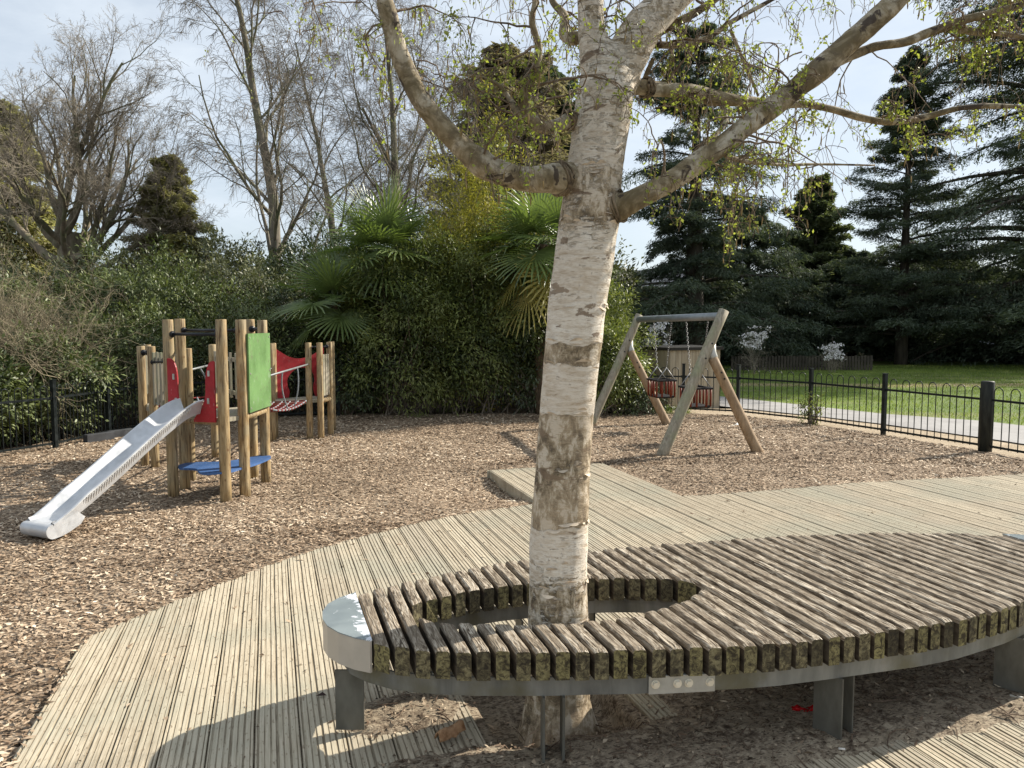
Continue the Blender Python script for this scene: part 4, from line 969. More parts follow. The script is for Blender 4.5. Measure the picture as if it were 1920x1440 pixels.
# ribbed side strip below the right rim
g = G()
for i in range(46):
    t = .10 + .72 * i / 45; z = float(np.interp(t, sc_[:, 0], sc_[:, 1])); c_ = head + dr * (t * Ls) + pp * (half + .020)
    c_ = c_ - pp * (half + .020); q0 = c_ + pp * (half + .004); q1 = c_ + pp * (half - .030); g.tube([(q0.x, q0.y, z + .092), (q1.x, q1.y, z + .022)], [.0036, .0036], 6)
g.build('rib_strip', m_plain('rib_steel', (.62, .61, .59), .5, .4, .1), slide, True)

# ------------------------------------------------------------------ swing frame and two cradle seats
sf = thing('swing_frame', 'weathered timber A frame swing stand with steel top beam', 'swing', (2.4, 11.7, ZG))
def log(p, q, r0, r1, name='leg', mat=None):
    p, q = Vector(p), Vector(q); g = G(); pts = [p.lerp(q, i / 10) for i in range(11)]; g.tube(pts, [r0 + (r1 - r0) * i / 10 + .0015 * math.sin(i * 1.9) for i in range(11)], 18)
    return g.build(name, mat or M_GREYLOG, sf, True)
AP1, AP2 = Vector((2.78, 10.2, 1.80)), Vector((2.16, 13.2, 1.78))
M_LEGW = M_GREYLOG
m = N_('treated_timber'); v = m.coord('Object', (1, 1, .2)); n1 = m.noise(v, 24, 6, .6, .7); c = m.ramp(n1, [(.3, (.20, .13, .07)), (.7, (.38, .27, .165))]); m.col(c).rough(.65); m.bump(n1, .3, .003); M_BROWNLOG = m.mat
for AP, b1, b2 in ((AP1, (1.90, 9.85, ZG - .1), (3.30, 10.06, ZG - .1)), (AP2, (1.28, 12.85, ZG - .1), (2.68, 12.92, ZG - .1))):
    b1, b2 = Vector(b1), Vector(b2); dv = (AP - b1).normalized(); log(b1, AP + dv * .05, .075, .068)
    jt = b1.lerp(AP, .755); top = b2.lerp(jt, .93) + Vector((.02, 0, 0)); log(b2, top, .072, .064, 'leg', M_BROWNLOG)
    g = G(); dn = Vector((0, -1, 0)); a = jt + Vector((.0, 0, .06)); 
    g.tube([jt + dv * .10 + Vector((.055, 0, 0)), jt + Vector((.075, 0, -.02)), top + Vector((.01, 0, .02)), top - (top - b2).normalized() * .05], [.02, .045, .058, .05], 12)
    br = g.build('bracket', M_GALV2, sf, True)
    for t in (.70, .80):
        q = b1.lerp(AP, t); g = G(); g.tube([q + Vector((.01, -.06, 0)), q + Vector((.01, -.080, 0))], .012, 8); g.build('bolt', M_BLACKM, br)
    for t in (.80, .86):
        q = b2.lerp(top, t); g = G(); g.tube([q + Vector((.01, -.05, 0)), q + Vector((.01, -.078, 0))], .012, 8); g.build('bolt', M_BLACKM, br)
g = G(); g.tube([AP1 + Vector((-.02, .06, -.03)), AP2 + Vector((0, -.06, -.03))], .052, 20); g.build('top_beam', m_plain('beam_steel', (.24, .26, .27), .45, .5, .15, 7), sf, True)
def beam(t): return AP1.lerp(AP2, t) + Vector((0, 0, -.03))
M_RUB = m_plain('black_rubber', (.02, .018, .018), .6, 0, .2); M_RB = m_plain('orange_rail', (.17, .032, .014), .45, 0, .15); M_CHAIN = m_plain('chain_steel', (.26, .26, .26), .45, .6, .1)
def cradle(t0, t1, ztop, label):
    a, b = beam(t0), beam(t1); c_ = (a + b) / 2; ax = (b - a); ax.z = 0; ax.normalize(); sd = Vector((-ax.y, ax.x, 0))
    th = thing('cradle_swing', label, 'swing seat', tuple(c_), 0, 'toddler swings hanging from the beam')
    w, dpt = .20, .15; ang = math.atan2(ax.y, ax.x)
    g = G()
    for s_ in (-1, 1):
        q = c_ + ax * (w * s_); g.box((q.x, q.y, ztop), (.035, dpt * 2, .03), ang, bev=.006)
        q = c_ + sd * (dpt * s_); g.box((q.x, q.y, ztop), (w * 2 + .04, .035, .03), ang, bev=.006)
    g.build('top_frame', M_RUB, th)
    g = G(); g.box((c_.x, c_.y, ztop - .26), (w * 1.8, dpt * 1.9, .035), ang, bev=.01); g.build('seat', M_RUB, th)
    g = G(); h = G()
    for s_ in (-1, 1):
        for k in range(4):
            q = c_ + sd * (dpt * s_) + ax * (w * (-.85 + 1.7 * k / 3)); g.tube([(q.x, q.y, ztop), (q.x, q.y, ztop - .26)], .015, 8)
        for k in (-.4, .4):
            q = c_ + ax * (w * s_) + sd * (dpt * k * 1.2); g.tube([(q.x, q.y, ztop), (q.x, q.y, ztop - .26)], .015, 8)
    g.build('side_bars', M_RB, th, True)
    for tt, s_ in ((t0, -1), (t1, 1)):
        top = beam(tt); top.z -= .05; end = c_ + ax * (w * .95 * s_); end.z = ztop + .20; g = G(); n = int((top - end).length / .032); d_ = (end - top).normalized()
        for i in range(n):
            q = top.lerp(end, (i + .5) / n); pr = sd if i % 2 else ax
            g.tube([q - d_ * .019 - pr * .000, q - d_ * .012 + pr * .011, q + d_ * .012 + pr * .011, q + d_ * .019, q + d_ * .012 - pr * .011, q - d_ * .012 - pr * .011, q - d_ * .019], .0032, 5, cap=False)
        for ss in (-1, 1):
            q = c_ + ax * (w * .95 * s_) + sd * (dpt * ss); q.z = ztop; g.tube([end, q], .008, 6)
        g.build('chain', M_CHAIN, th, True)
cradle(.54, .773, .79, 'orange and black cradle swing hanging nearer the bushes, left of the pair')
cradle(.135, .369, .765, 'orange and black cradle swing hanging behind the sloping front leg, right of the pair')
# ------------------------------------------------------------------ bow-top railings
def railing(name, label, pts, posts_big=(), hoops_per=.235, base=ZG, H=.87, gap=0.0, post_w=.055):
    th = thing(name, label, 'fence', (*pts[0][:2], base))
    for i, (x, y) in enumerate(pts):
        g = G(); z0 = base - .1
        if i in posts_big:
            g.tube([(x, y, z0), (x, y, base + .93), (x, y, base + .945)], [.082, .082, .070], 14); g.build('post', M_BIGPOST, th, True)
        else:
            ang = math.atan2(pts[min(i + 1, len(pts) - 1)][1] - pts[max(i - 1, 0)][1], pts[min(i + 1, len(pts) - 1)][0] - pts[max(i - 1, 0)][0])
            g.box((x, y, (z0 + base + .94) / 2), (post_w, post_w, base + .94 - z0), ang, bev=.004); g.box((x, y, base + .945), (post_w + .012, post_w + .012, .012), ang); g.build('post', M_FENCE, th)
    for i in range(len(pts) - 1):
        a, b = Vector((*pts[i], 0)), Vector((*pts[i + 1], 0)); d = b - a; L = d.length; d.normalize(); n = max(1, round((L - .08) / hoops_per)); st = (L - .10) / n
        tp = []
        for k in range(n):
            c_ = a + d * (.05 + st * (k + .5)); r = st * .27
            arc = [(-r, 0)] + [(-r, .5)] + [(-r, H - r)] + [(-r * math.cos(q), H - r + r * math.sin(q)) for q in [R(30), R(60), R(90), R(120), R(150)]] + [(r, H - r), (r, .5), (r, .0)]
            tp.append(([(c_.x + d.x * s_, c_.y + d.y * s_, base + max(z, .06)) for s_, z in arc], [.0068] * len(arc)))
        V, F = tubes(tp, 6, (-d.y, d.x, 0))
        pn = obj('hoop_panel', V, F, M_FENCE, th, True)
        g = G(); ang = math.atan2(d.y, d.x); m_ = (a + b) / 2
        for z in (.085, .70):
            g = G(); g.box((m_.x, m_.y, base + z), (L - .03, .010, .030), ang)
            for e in (a + d * .035, b - d * .035): g.box((e.x, e.y, base + z), (.03, .03, .045), ang)
            g.build('rail', M_FENCE, pn)
    return th
M_FENCE = m_plain('fence_paint', (.016, .020, .020), .38, .3, .25, 15, .15)
m = N_('black_post'); v = m.coord('Object', (1, 1, .2)); n1 = m.noise(v, 30, 5); m.col(m.ramp(n1, [(.3, (.008, .009, .008)), (.7, (.03, .033, .026))])).rough(.6); m.bump(n1, .5, .004); M_BIGPOST = m.mat
railing('bow_top_railing', 'low black bow top railing between the bark area and the tarmac path', [(7.35, 6.0), (6.86, 8.2), (6.30, 10.15), (5.70, 11.72), (5.11, 13.1), (4.22, 14.3), (3.3, 14.75), (2.35, 14.95)], posts_big=(1, 2))
railing('bow_top_railing', 'low dark bow top railing in front of the rhododendrons beside the slide', [(-8.3, 5.7), (-7.35, 7.6), (-6.72, 9.15), (-6.21, 10.37), (-6.10, 11.55), (-5.75, 12.9), (-4.6, 13.7), (-3.2, 14.1)], hoops_per=.17)
# small timber edging under the left railing
g = G(); 
for x, y, L in ((-5.98, 11.05, .42), (-5.86, 11.42, .40)): g.box((x, y, ZG + .06), (L, .10, .13), R(62), bev=.006)
tag(g.build('kerb_block', m_plain('dark_block', (.05, .052, .055), .8, 0, .2, 8, .4)), 'dark grey kerb blocks lying below the left hand railing', 'kerb')

# low paling fence at the lawn's far side
pf = thing('paling_fence', 'low brown paling fence along the far edge of the lawn', 'fence', (9, 28.6, -.05)); g = G(); M_PALE = m_plain('grey_brown_timber', (.06, .05, .038), .85, 0, .3, 3, .3)
x = 8.2
while x < 13.4: g.box((x, 28.6 + .02 * math.sin(x * 3), .22 + random.uniform(-.02, .02)), (.085, .03, .60)); x += .115
g.build('palings', M_PALE, pf)
g = G(); g.box((10.8, 28.64, .36), (5.3, .04, .06)); g.box((10.8, 28.64, .12), (5.3, .04, .06)); g.build('rail', M_PALE, pf)

# boarded timber store behind the swings
st = thing('timber_store', 'low boarded timber bin store behind the swings with a dark top', 'store', (3.2, 15.4, -.05))
m = N_('pale_boards'); v = m.coord('Object', (1, 1, .12)); n1 = m.noise(v, 12, 6, .6); c = m.ramp(n1, [(.3, (.26, .21, .14)), (.7, (.42, .36, .26))]); m.col(c).rough(.85); M_BOARDS = m.mat
def wallboards(a, b, h, w=.14):
    a, b = Vector((*a, 0)), Vector((*b, 0)); d = b - a; n = int(d.length / w); ang = math.atan2(d.y, d.x); g = G()
    for i in range(n):
        c_ = a + d * ((i + .5) / n); g.box((c_.x, c_.y, h / 2 - .05), (d.length / n - .008, .03, h + .05), ang, bev=.002)
    g.build('wall', M_BOARDS, st)
cn = W(1255, 700, 15.2)[:2]; wallboards(cn, (4.25, 15.75), 1.18); wallboards((2.45, 16.3), cn, 1.18); wallboards((4.25, 15.75), (3.9, 17.2), 1.18)
g = G(); g.prism([(cn[0], cn[1] - .07), (4.32, 15.70), (4.0, 17.3), (2.38, 16.35)], 1.155, 1.215); g.build('lid', m_plain('dark_lid', (.03, .027, .022), .8), st)

# pale building far behind the cedars
bd = thing('pale_building', 'pale grey rendered building glimpsed behind the cedars', 'building', (14, 47, 0)); M_WALL = m_plain('pale_render', (.42, .45, .50), .9, 0, .06, .5, 0)
def hwall(x0, x1, y, h, t=.3):
    g = G(); g.box(((x0 + x1) / 2, y, h / 2 - .1), (x1 - x0, t, h + .2)); g.build('wall', M_WALL, bd)
hwall(6.5, 12.5, 46, 3.6); hwall(24, 46, 44, 1.6)
g = G(); g.add([(6.2, 45.6, 3.55), (12.8, 45.6, 3.55), (12.8, 50, 5.2), (6.2, 50, 5.2), (6.2, 45.6, 3.4), (12.8, 45.6, 3.4), (12.8, 50, 5.05), (6.2, 50, 5.05)], [(0, 1, 2, 3), (7, 6, 5, 4), (4, 5, 1, 0), (1, 5, 6, 2), (2, 6, 7, 3), (3, 7, 4, 0)]); g.build('roof', m_plain('slate', (.09, .10, .12), .6), bd)
for wx in (8.2, 10.6):
    g = G(); g.box((wx, 45.83, 1.9), (.9, .06, 1.2)); w_ = g.build('window', m_plain('window_frame', (.6, .6, .6)), bd); g = G(); g.box((wx, 45.79, 1.9), (.76, .03, 1.06)); g.build('pane', m_plain('glass', (.05, .07, .09), .1), w_)
# ------------------------------------------------------------------ shrubs
RS = np.random.default_rng(5)
def bush(name, label, cat, c, rx, ry, h, nclump, per, L, Wd, mat, leafdroop=.0, group=None, z0=-.05, squash=1.0, clump_r=.16, stems=22, face=None, lowfill=.55, stem_mat=None, lump=.22, spread=.5, rnd_off=0):
    x0, y0 = c; th = thing(name, label, cat, (x0, y0, z0), 0, group)
    d = rvec(nclump, RS); d[:, 2] = np.abs(d[:, 2]) if lowfill <= 0 else np.where(RS.random(nclump) < lowfill, RS.uniform(-.75, 1, nclump), np.abs(d[:, 2]))
    d = norm(d); rad = RS.uniform(.55, 1.0, nclump) ** .45
    # lumpy silhouette
    lum = 1 + lump * np.sin(d[:, 0] * 5.1 + x0 * 3) * np.cos(d[:, 1] * 4.3 + d[:, 2] * 6 + y0) + lump * .6 * np.sin(d[:, 0] * 11 + d[:, 2] * 13 + x0)
    zc = h * .42; C = np.stack([d[:, 0] * rx, d[:, 1] * ry, d[:, 2] * np.where(d[:, 2] > 0, h - zc, zc)], -1) * (rad * lum)[:, None]
    C[:, 2] = np.maximum(C[:, 2] + zc, .04); C += [x0, y0, z0]
    n = nclump * per; cc_ = np.repeat(C, per, 0); dd = np.repeat(norm(d * [1, 1, 1]), per, 0)
    off = RS.normal(0, clump_r * .6, (n, 3)); pos = cc_ + off; pos[:, 2] = np.maximum(pos[:, 2], z0 + .02)
    D = norm(off) * .8 + dd * .5 + RS.normal(0, .35, (n, 3)); D[:, 2] -= leafdroop
    Nn = dd + np.array([0, 0, .9]) + RS.normal(0, .45, (n, 3))
    V, F = leaves(pos, D, Nn, L * RS.uniform(.6, 1.25, n), Wd * RS.uniform(.7, 1.2, n), .12, .12)
    rr = np.clip(np.repeat(RS.beta(1.1, 1.4, nclump), per) * .9 + RS.normal(0, .16, n) + rnd_off, 0, 1)
    obj('foliage', V, F, mat, th, rnd=rr)
    tp = []
    for i in range(stems):
        j = RS.integers(nclump); e = C[j]; b = np.array([x0 + RS.normal(0, rx * .25), y0 + RS.normal(0, ry * .25), z0]); mdl = (b + e) / 2 + RS.normal(0, .12, 3) * np.array([rx, ry, .5]); mdl[2] = (b[2] + e[2]) * .55
        t = np.linspace(0, 1, 7)[:, None]; p = b * (1 - t) ** 2 + 2 * mdl * t * (1 - t) + e * t ** 2 + RS.normal(0, .02, (7, 3)); r0 = RS.uniform(.008, .022); tp.append((p, r0 * np.linspace(1, .3, 7)))
    if tp: V, F = tubes(tp, 5); obj('stems', V, F, stem_mat or M_STEM, th, True)
    return th
M_STEM = m_bark('shrub_stem', (.09, .07, .05), (.24, .20, .15), 9)
M_RHO = m_leaf('rhododendron_leaf', [(0, (.016, .027, .010)), (.45, (.045, .070, .021)), (.85, (.115, .145, .048)), (1, (.20, .225, .09))], .15, .48, .4)
M_RHOD = m_leaf('dark_evergreen_leaf', [(0, (.014, .022, .011)), (.5, (.036, .054, .022)), (1, (.10, .125, .05))], .12, .4, .5)
M_OLIVE = m_leaf('olive_leaf', [(0, (.026, .032, .018)), (.5, (.07, .082, .040)), (1, (.17, .175, .095))], .15, .5, .35)
M_BAM = m_leaf('bamboo_leaf', [(0, (.014, .024, .009)), (.40, (.045, .068, .019)), (.75, (.12, .155, .038)), (1, (.26, .28, .08))], .25, .45, .4)
M_GOLD = m_leaf('golden_leaf', [(0, (.045, .058, .018)), (.35, (.13, .14, .035)), (.75, (.26, .245, .05)), (1, (.42, .36, .07))], .3, .5, .3)
M_BUFF = m_plain('buff_twig', (.27, .225, .15), .85, 0, .3, 4, 0)
gR = 'rhododendrons behind the left railing'
# front row of big-leaved rhododendrons along the railing
bush('rhododendron', 'bright green rhododendron bulging over the railing at the left edge of the picture', 'shrub', (-8.1, 10.2), 1.5, 1.1, 1.5, 560, 30, .095, .034, M_RHO, .1, gR, rnd_off=.08)
bush('rhododendron', 'glossy green rhododendron behind the railing, below the bare buff shrub', 'shrub', (-7.45, 11.5), 1.3, .9, 1.5, 560, 30, .095, .034, M_RHO, .1, gR, rnd_off=.06)
bush('rhododendron', 'low leafy rhododendron between the second railing post and the slide', 'shrub', (-6.6, 13.0), 1.2, .9, 1.95, 360, 26, .09, .032, M_RHO, .1, gR)
bush('rhododendron', 'leafy rhododendron straight behind the slide tower', 'shrub', (-5.3, 14.3), 1.4, 1.0, 2.3, 420, 26, .09, .031, M_RHO, .1, gR)
bush('rhododendron', 'tangled dark shrub behind the green panel with grey stems showing', 'shrub', (-3.9, 15.3), 1.3, 1.0, 2.9, 300, 24, .10, .034, M_RHOD, .1, gR, stems=70)
bush('rhododendron', 'rhododendron rising behind the bare buff shrub at the left', 'shrub', (-9.6, 13.4), 1.9, 1.3, 2.75, 680, 30, .095, .033, M_RHO, .1, gR, stems=40)
bush('rhododendron', 'tall rounded rhododendron above the left railing posts', 'shrub', (-7.3, 14.9), 1.7, 1.2, 2.95, 680, 30, .095, .033, M_RHO, .1, gR, stems=50)
bush('rhododendron', 'dense olive rhododendron over the top of the climbing frame', 'shrub', (-5.6, 16.2), 1.6, 1.2, 3.15, 480, 26, .11, .038, M_OLIVE, .1, gR, stems=60)
# taller mass behind
gB = 'tall evergreens behind the rhododendrons'
bush('evergreen_shrub', 'tall dark evergreen shrub under the spreading oak', 'shrub', (-13.2, 18.5), 2.6, 1.6, 3.2, 460, 26, .14, .05, M_RHOD, .1, gB, stems=30)
bush('evergreen_shrub', 'tall grey green evergreen shrub below the small conifer', 'shrub', (-9.6, 19.0), 2.3, 1.6, 3.55, 520, 26, .13, .045, M_OLIVE, .1, gB, stems=40)
bush('evergreen_shrub', 'loose tall evergreen shrub at the foot of the nearer bare birch', 'shrub', (-6.9, 19.4), 1.9, 1.5, 3.95, 420, 24, .12, .04, M_OLIVE, .1, gB, stems=70)
bush('evergreen_shrub', 'dense dark shrub left of the palm', 'shrub', (-4.5, 18.6), 1.7, 1.4, 4.15, 430, 26, .12, .042, M_RHOD, .1, gB, stems=50)
bush('evergreen_shrub', 'dark shrub behind the palm crowns', 'shrub', (-1.9, 19.0), 2.2, 1.4, 4.4, 430, 26, .12, .042, M_RHOD, .1, gB, stems=30)
bush('evergreen_shrub', 'dark shrub seen past the right of the birch trunk', 'shrub', (1.4, 19.2), 1.4, 1.3, 3.9, 330, 26, .12, .042, M_BAM, .1, gB, stems=20)
# the buff bare shrub at the left
def twiggy(name, label, c, r, h, n, mat, cat='shrub', z0=-.05, th0=.006):
    th = thing(name, label, cat, (*c, z0)); tp = []
    def g_(p, d, L, rr, lv):
        m_ = 6; pts = [p]; 
        for i in range(m_ - 1):
            d = norm(d + RS.normal(0, .22, 3) + np.array([0, 0, .05])); pts.append(pts[-1] + d * L / (m_ - 1))
        tp.append((pts, rr * np.linspace(1, .4, m_)))
        if lv:
            for _ in range(4): i = RS.integers(1, m_); g_(pts[i], norm(d + RS.normal(0, .75, 3)), L * .55, rr * .6, lv - 1)
    for i in range(n):
        a = RS.uniform(0, 6.28); q = RS.uniform(0, .3) * r; g_(np.array([c[0] + math.cos(a) * q, c[1] + math.sin(a) * q, z0]), norm(np.array([math.cos(a) * r / h * RS.uniform(.2, 1.1), math.sin(a) * r / h * RS.uniform(.2, 1.1), 1])), h * RS.uniform(.55, .8), th0, 3)
    V, F = tubes(tp, 3); obj('branches', V, F, mat, th); return th
twiggy('bare_shrub', 'bare buff twiggy shrub above the left railing', (-7.75, 11.6), 1.25, 2.55, 120, M_BUFF, th0=.009)
# centre mass in front of the palms
gC = 'dark bushes in the middle of the far border'
bush('leafy_bush', 'large dark bamboo leaved bush below the left palm', 'shrub', (-2.05, 14.45), 1.35, .9, 3.1, 900, 34, .10, .026, M_BAM, .35, gC, clump_r=.2, rnd_off=-.1)
bush('leafy_bush', 'dark arching bush right of the bamboo, left of the birch trunk', 'shrub', (-.75, 14.75), 1.3, .9, 3.3, 900, 34, .10, .026, M_BAM, .35, gC, clump_r=.2, rnd_off=-.1)
bush('leafy_bush', 'deep green bush half hidden by the birch trunk', 'shrub', (.45, 14.9), 1.1, .8, 2.9, 560, 30, .10, .028, M_RHOD, .3, gC)
bush('leafy_bush', 'lime green leafy bush just right of the birch trunk', 'shrub', (1.75, 14.55), .68, .6, 1.8, 420, 28, .085, .028, M_BAM, .2, gC, rnd_off=.2)
bush('leafy_bush', 'low dark leafy bush beside the rear swing leg', 'shrub', (2.45, 14.6), .48, .4, .62, 120, 22, .07, .022, M_RHOD, .2, gC)
bush('leafy_bush', 'yellow green bush above the swing frame by the birch trunk', 'shrub', (1.7, 15.8), .95, .7, 2.75, 420, 28, .085, .026, M_BAM, .2, gC, rnd_off=.28, lump=.35)
bush('golden_shrub', 'tall yellow green shrub between the two palms', 'shrub', (-.62, 15.9), 1.1, .8, 5.3, 900, 32, .085, .024, M_GOLD, .05, None, lump=.35, clump_r=.2, stems=40)
bush('golden_shrub', 'yellow tipped foliage right beside the left palm', 'shrub', (-1.35, 15.0), .72, .5, 3.85, 330, 28, .085, .022, M_GOLD, .05, None, lump=.35, clump_r=.2, stems=16)
bush('leafy_bush', 'dark low bush at the foot of the palms behind the far play platform', 'shrub', (-3.2, 14.5), .9, .6, 1.7, 420, 28, .09, .024, M_RHOD, .3, gC)
bush('leafy_bush', 'leafy bush between the two fan palm crowns on the left', 'shrub', (-2.9, 15.3), 1.1, .7, 3.0, 480, 28, .09, .026, M_BAM, .3, gC)
bush('leafy_bush', 'dark tall bush wedged behind the golden shrub', 'shrub', (.3, 16.6), 1.5, .9, 4.1, 560, 28, .10, .03, M_OLIVE, .2, gC)
# weed at the fence post
bush('leafy_weed', 'small leafy weed growing at the foot of a railing post', 'plant', (5.08, 12.95), .20, .18, .55, 34, 12, .06, .024, M_BAM, .1, None, clump_r=.07, stems=10, rnd_off=.2)
bush('grass_tuft', 'grass tuft below the right hand cradle swing', 'plant', (3.05, 14.65), .42, .16, .14, 60, 16, .09, .008, M_BLADE, -.8, None, clump_r=.05, stems=0)

# ------------------------------------------------------------------ fan palms
M_PALM = m_leaf('palm_leaf', [(0, (.045, .072, .02)), (.6, (.085, .125, .036)), (1, (.18, .23, .075))], .28, .35, .8)
M_PALMD = m_leaf('dying_palm_leaf', [(0, (.16, .14, .035)), (.5, (.30, .26, .06)), (1, (.42, .35, .12))], .25, .45, .5)
M_FIBRE = m_bark('palm_fibre', (.05, .035, .02), (.17, .12, .075), 14, .4, 1, .03)
def frond(cr, az, el, Lp, Rf, mat, parent, nseg=32):
    d = np.array([math.cos(az) * math.cos(el), math.sin(az) * math.cos(el), math.sin(el)]); pts = []; dd = d.copy(); p = np.array(cr, float)
    for i in range(6):
        pts.append(p.copy()); p = p + dd * Lp / 5; dd = norm(dd + np.array([0, 0, -.07]))
    hub = pts[-1]; ax = norm(dd + np.array([0, 0, -.25 if el < .5 else -.02])); side = norm(np.cross(ax, [0, 0, 1.0]) + 1e-6); up = np.cross(side, ax)
    V = []; F = []
    n4 = 5
    for k in range(nseg):
        a = (-1 + 2 * k / (nseg - 1)) * R(128); bd = norm(ax * math.cos(a) + side * math.sin(a) + up * (.25 - .25 * abs(a) / 2.2)); L = Rf * (1 - .22 * (abs(a) / 2.2) ** 2) * RS.uniform(.92, 1.06); w = .036
        ws = norm(np.cross(bd, up)); q = hub.copy(); dq = bd.copy(); b = len(V)
        dr_ = RS.uniform(.05, .26)
        for i in range(n4):
            t = i / (n4 - 1); wd = w * (.35 + 1.0 * math.sin(min(1, t * 1.6) * 1.4) * (1 - t ** 3)) * .5
            V += [q + ws * wd, q - up * wd * .5, q - ws * wd]; q = q + dq * L / (n4 - 1); dq = norm(dq + np.array([0, 0, -dr_ * (t * 2.4) ** 1.6]))
        for i in range(n4 - 1): F += [(b + 3 * i, b + 3 * i + 1, b + 3 * i + 4, b + 3 * i + 3), (b + 3 * i + 1, b + 3 * i + 2, b + 3 * i + 5, b + 3 * i + 4)]
    nb_ = len(F); g = G(); g.tube(pts, [.016, .014, .012, .011, .010, .009], 5); b = len(V); V += [np.array(v) for v in g.V]; F += [tuple(i + b for i in f) for f in g.F if len(f) == 4]
    F = np.array([f for f in F]); return obj('frond', np.array(V), F, mat, parent, rnd=np.clip(RS.normal(.5, .2, len(F)), 0, 1))
def palm(label, x, y, h, nf, Rf, dead=(), lean=0.0, seed=0):
    th = thing('fan_palm', label, 'palm', (x, y, -.05), 0, 'fan palms in the far border'); g = G()
    pts = [(x + lean * t, y, -.1 + (h + .1) * t) for t in np.linspace(0, 1, 10)]; g.tube(pts, [.11 + .02 * math.sin(i * 2.3) for i in range(10)], 14); g.build('trunk', M_FIBRE, th, True)
    ga = 2.39996
    for k in range(nf):
        t = (k + .5) / nf; el = R(82 - 135 * t); az = k * ga + seed; frond((x + lean, y, h), az, el, RS.uniform(.40, .62), Rf * RS.uniform(.85, 1.1), M_PALM, th)
    for az, el, Lp in dead: frond((x + lean, y, h), az, el, Lp, Rf, M_PALMD, th)
palm('tall fan palm with a full round crown, left of the golden shrub', -2.45, 14.7, 3.0, 20, .95, seed=.4)
palm('shorter fan palm leaning out below the taller one', -3.15, 14.35, 2.05, 17, .85, seed=1.4, lean=-.1)
palm('fan palm partly hidden by the birch trunk, with yellow dying fronds', .55, 14.5, 3.15, 20, .98, dead=((R(-128), R(-62), .95), (R(-60), R(-50), .75), (R(195), R(-45), .75), (R(-40), R(-70), .9)), seed=2.2)

# ------------------------------------------------------------------ bare deciduous trees
class Bare:
    def __init__(s, seed): s.r = np.random.default_rng(seed); s.lv = {}
    def grow(s, p, d, L, rad, lvl, spec):
        sp = spec[lvl]; n = sp.get('n', 6); pts = [p]; dirs = [d]; r = s.r; wig = sp['wig']; up = sp['up']
        for i in range(n - 1):
            d = d + r.normal(0, wig, 3); d[2] += up; d = d / math.sqrt(d @ d); pts.append(pts[-1] + d * (L / (n - 1))); dirs.append(d)
        end = sp.get('taper', .45); rr = rad * np.linspace(1, end, n); s.lv.setdefault(lvl, []).append((pts, rr))
        if lvl + 1 < len(spec):
            k = sp['kids']; k = int(r.integers(k[0], k[1] + 1))
            for q in range(k):
                t = sp.get('t0', .25) + (1 - sp.get('t0', .25)) * (q + r.uniform(.1, .95)) / k; f = t * (n - 1); i = min(int(f), n - 2); f -= i
                b = pts[i] * (1 - f) + pts[i + 1] * f; a = r.normal(0, 1, 3); a -= dirs[i] * (a @ dirs[i]); a /= math.sqrt(a @ a) + 1e-9; an = r.uniform(*sp['ang'])
                dd = dirs[i] * math.cos(an) + a * math.sin(an); lr = r.uniform(*sp['lr']) * (1 - sp.get('apex', .35) * t)
                s.grow(b, dd, L * lr, max(rr[i] * sp.get('rr', .6), .0045), lvl + 1, spec)
def bare_tree(label, base, d0, L, rad, spec, seed, mat, tmat, group='bare trees beyond the shrubs', extra=(), foliage=None):
    th = thing('bare_tree', label, 'tree', tuple(base), 0, group); T = Bare(seed); T.grow(np.array(base, float), norm(np.array(d0, float)), L, rad, 0, spec)
    for b, d, l, r_ in extra: T.grow(np.array(b, float), norm(np.array(d, float)), l, r_, 1, spec)
    big = T.lv.get(0, []) + T.lv.get(1, []); V, F = tubes([(np.array(a), b) for a, b in big], 9); obj('trunk', V, F, tmat, th, True)
    sml = []
    for k in T.lv:
        if k >= 2: sml += T.lv[k]
    mid = T.lv.get(2, []); V, F = tubes(mid, 6); obj('boughs', V, F, tmat, th, True)
    fine = [q for k in T.lv if k > 2 for q in T.lv[k]]; V, F = tubes(fine, 3); obj('twigs', V, F, mat, th)
    print(label[:20], len(fine)); return th, T
M_OAKB = m_bark('oak_bark', (.13, .108, .075), (.29, .245, .175), 3, .3, .8, .05, (.13, .15, .07))
M_OAKT = m_plain('oak_twig', (.29, .25, .19), .9, 0, .2, 2, 0)
M_BIRT = m_plain('birch_twigs', (.17, .145, .11), .9, 0, .2, 2, 0)
M_BARB = m_bark('grey_bark', (.09, .075, .055), (.24, .21, .165), 3, .3, .6, .03, (.12, .14, .065))
oak_spec = [dict(n=6, wig=.04, up=.0, kids=(9, 9), t0=.55, ang=(.3, 1.25), lr=(1.2, 1.5), apex=.15, taper=.7, rr=.30),
            dict(n=12, wig=.12, up=.085, kids=(9, 11), t0=.2, ang=(.35, .8), lr=(.38, .55), taper=.2, rr=.42),
            dict(n=7, wig=.13, up=.05, kids=(7, 9), ang=(.35, .8), lr=(.40, .60), taper=.3, rr=.5),
            dict(n=6, wig=.16, up=.04, kids=(6, 8), ang=(.4, .9), lr=(.42, .65), taper=.4, rr=.55),
            dict(n=5, wig=.2, up=.03, kids=(4, 5), ang=(.4, .9), lr=(.45, .7), taper=.5, rr=.7),
            dict(n=4, wig=.22, up=.02, kids=(0, 0), ang=(.4, .9), lr=(.4, .6), taper=.6)]
bx0, by0, _ = W(108, 470, 29)
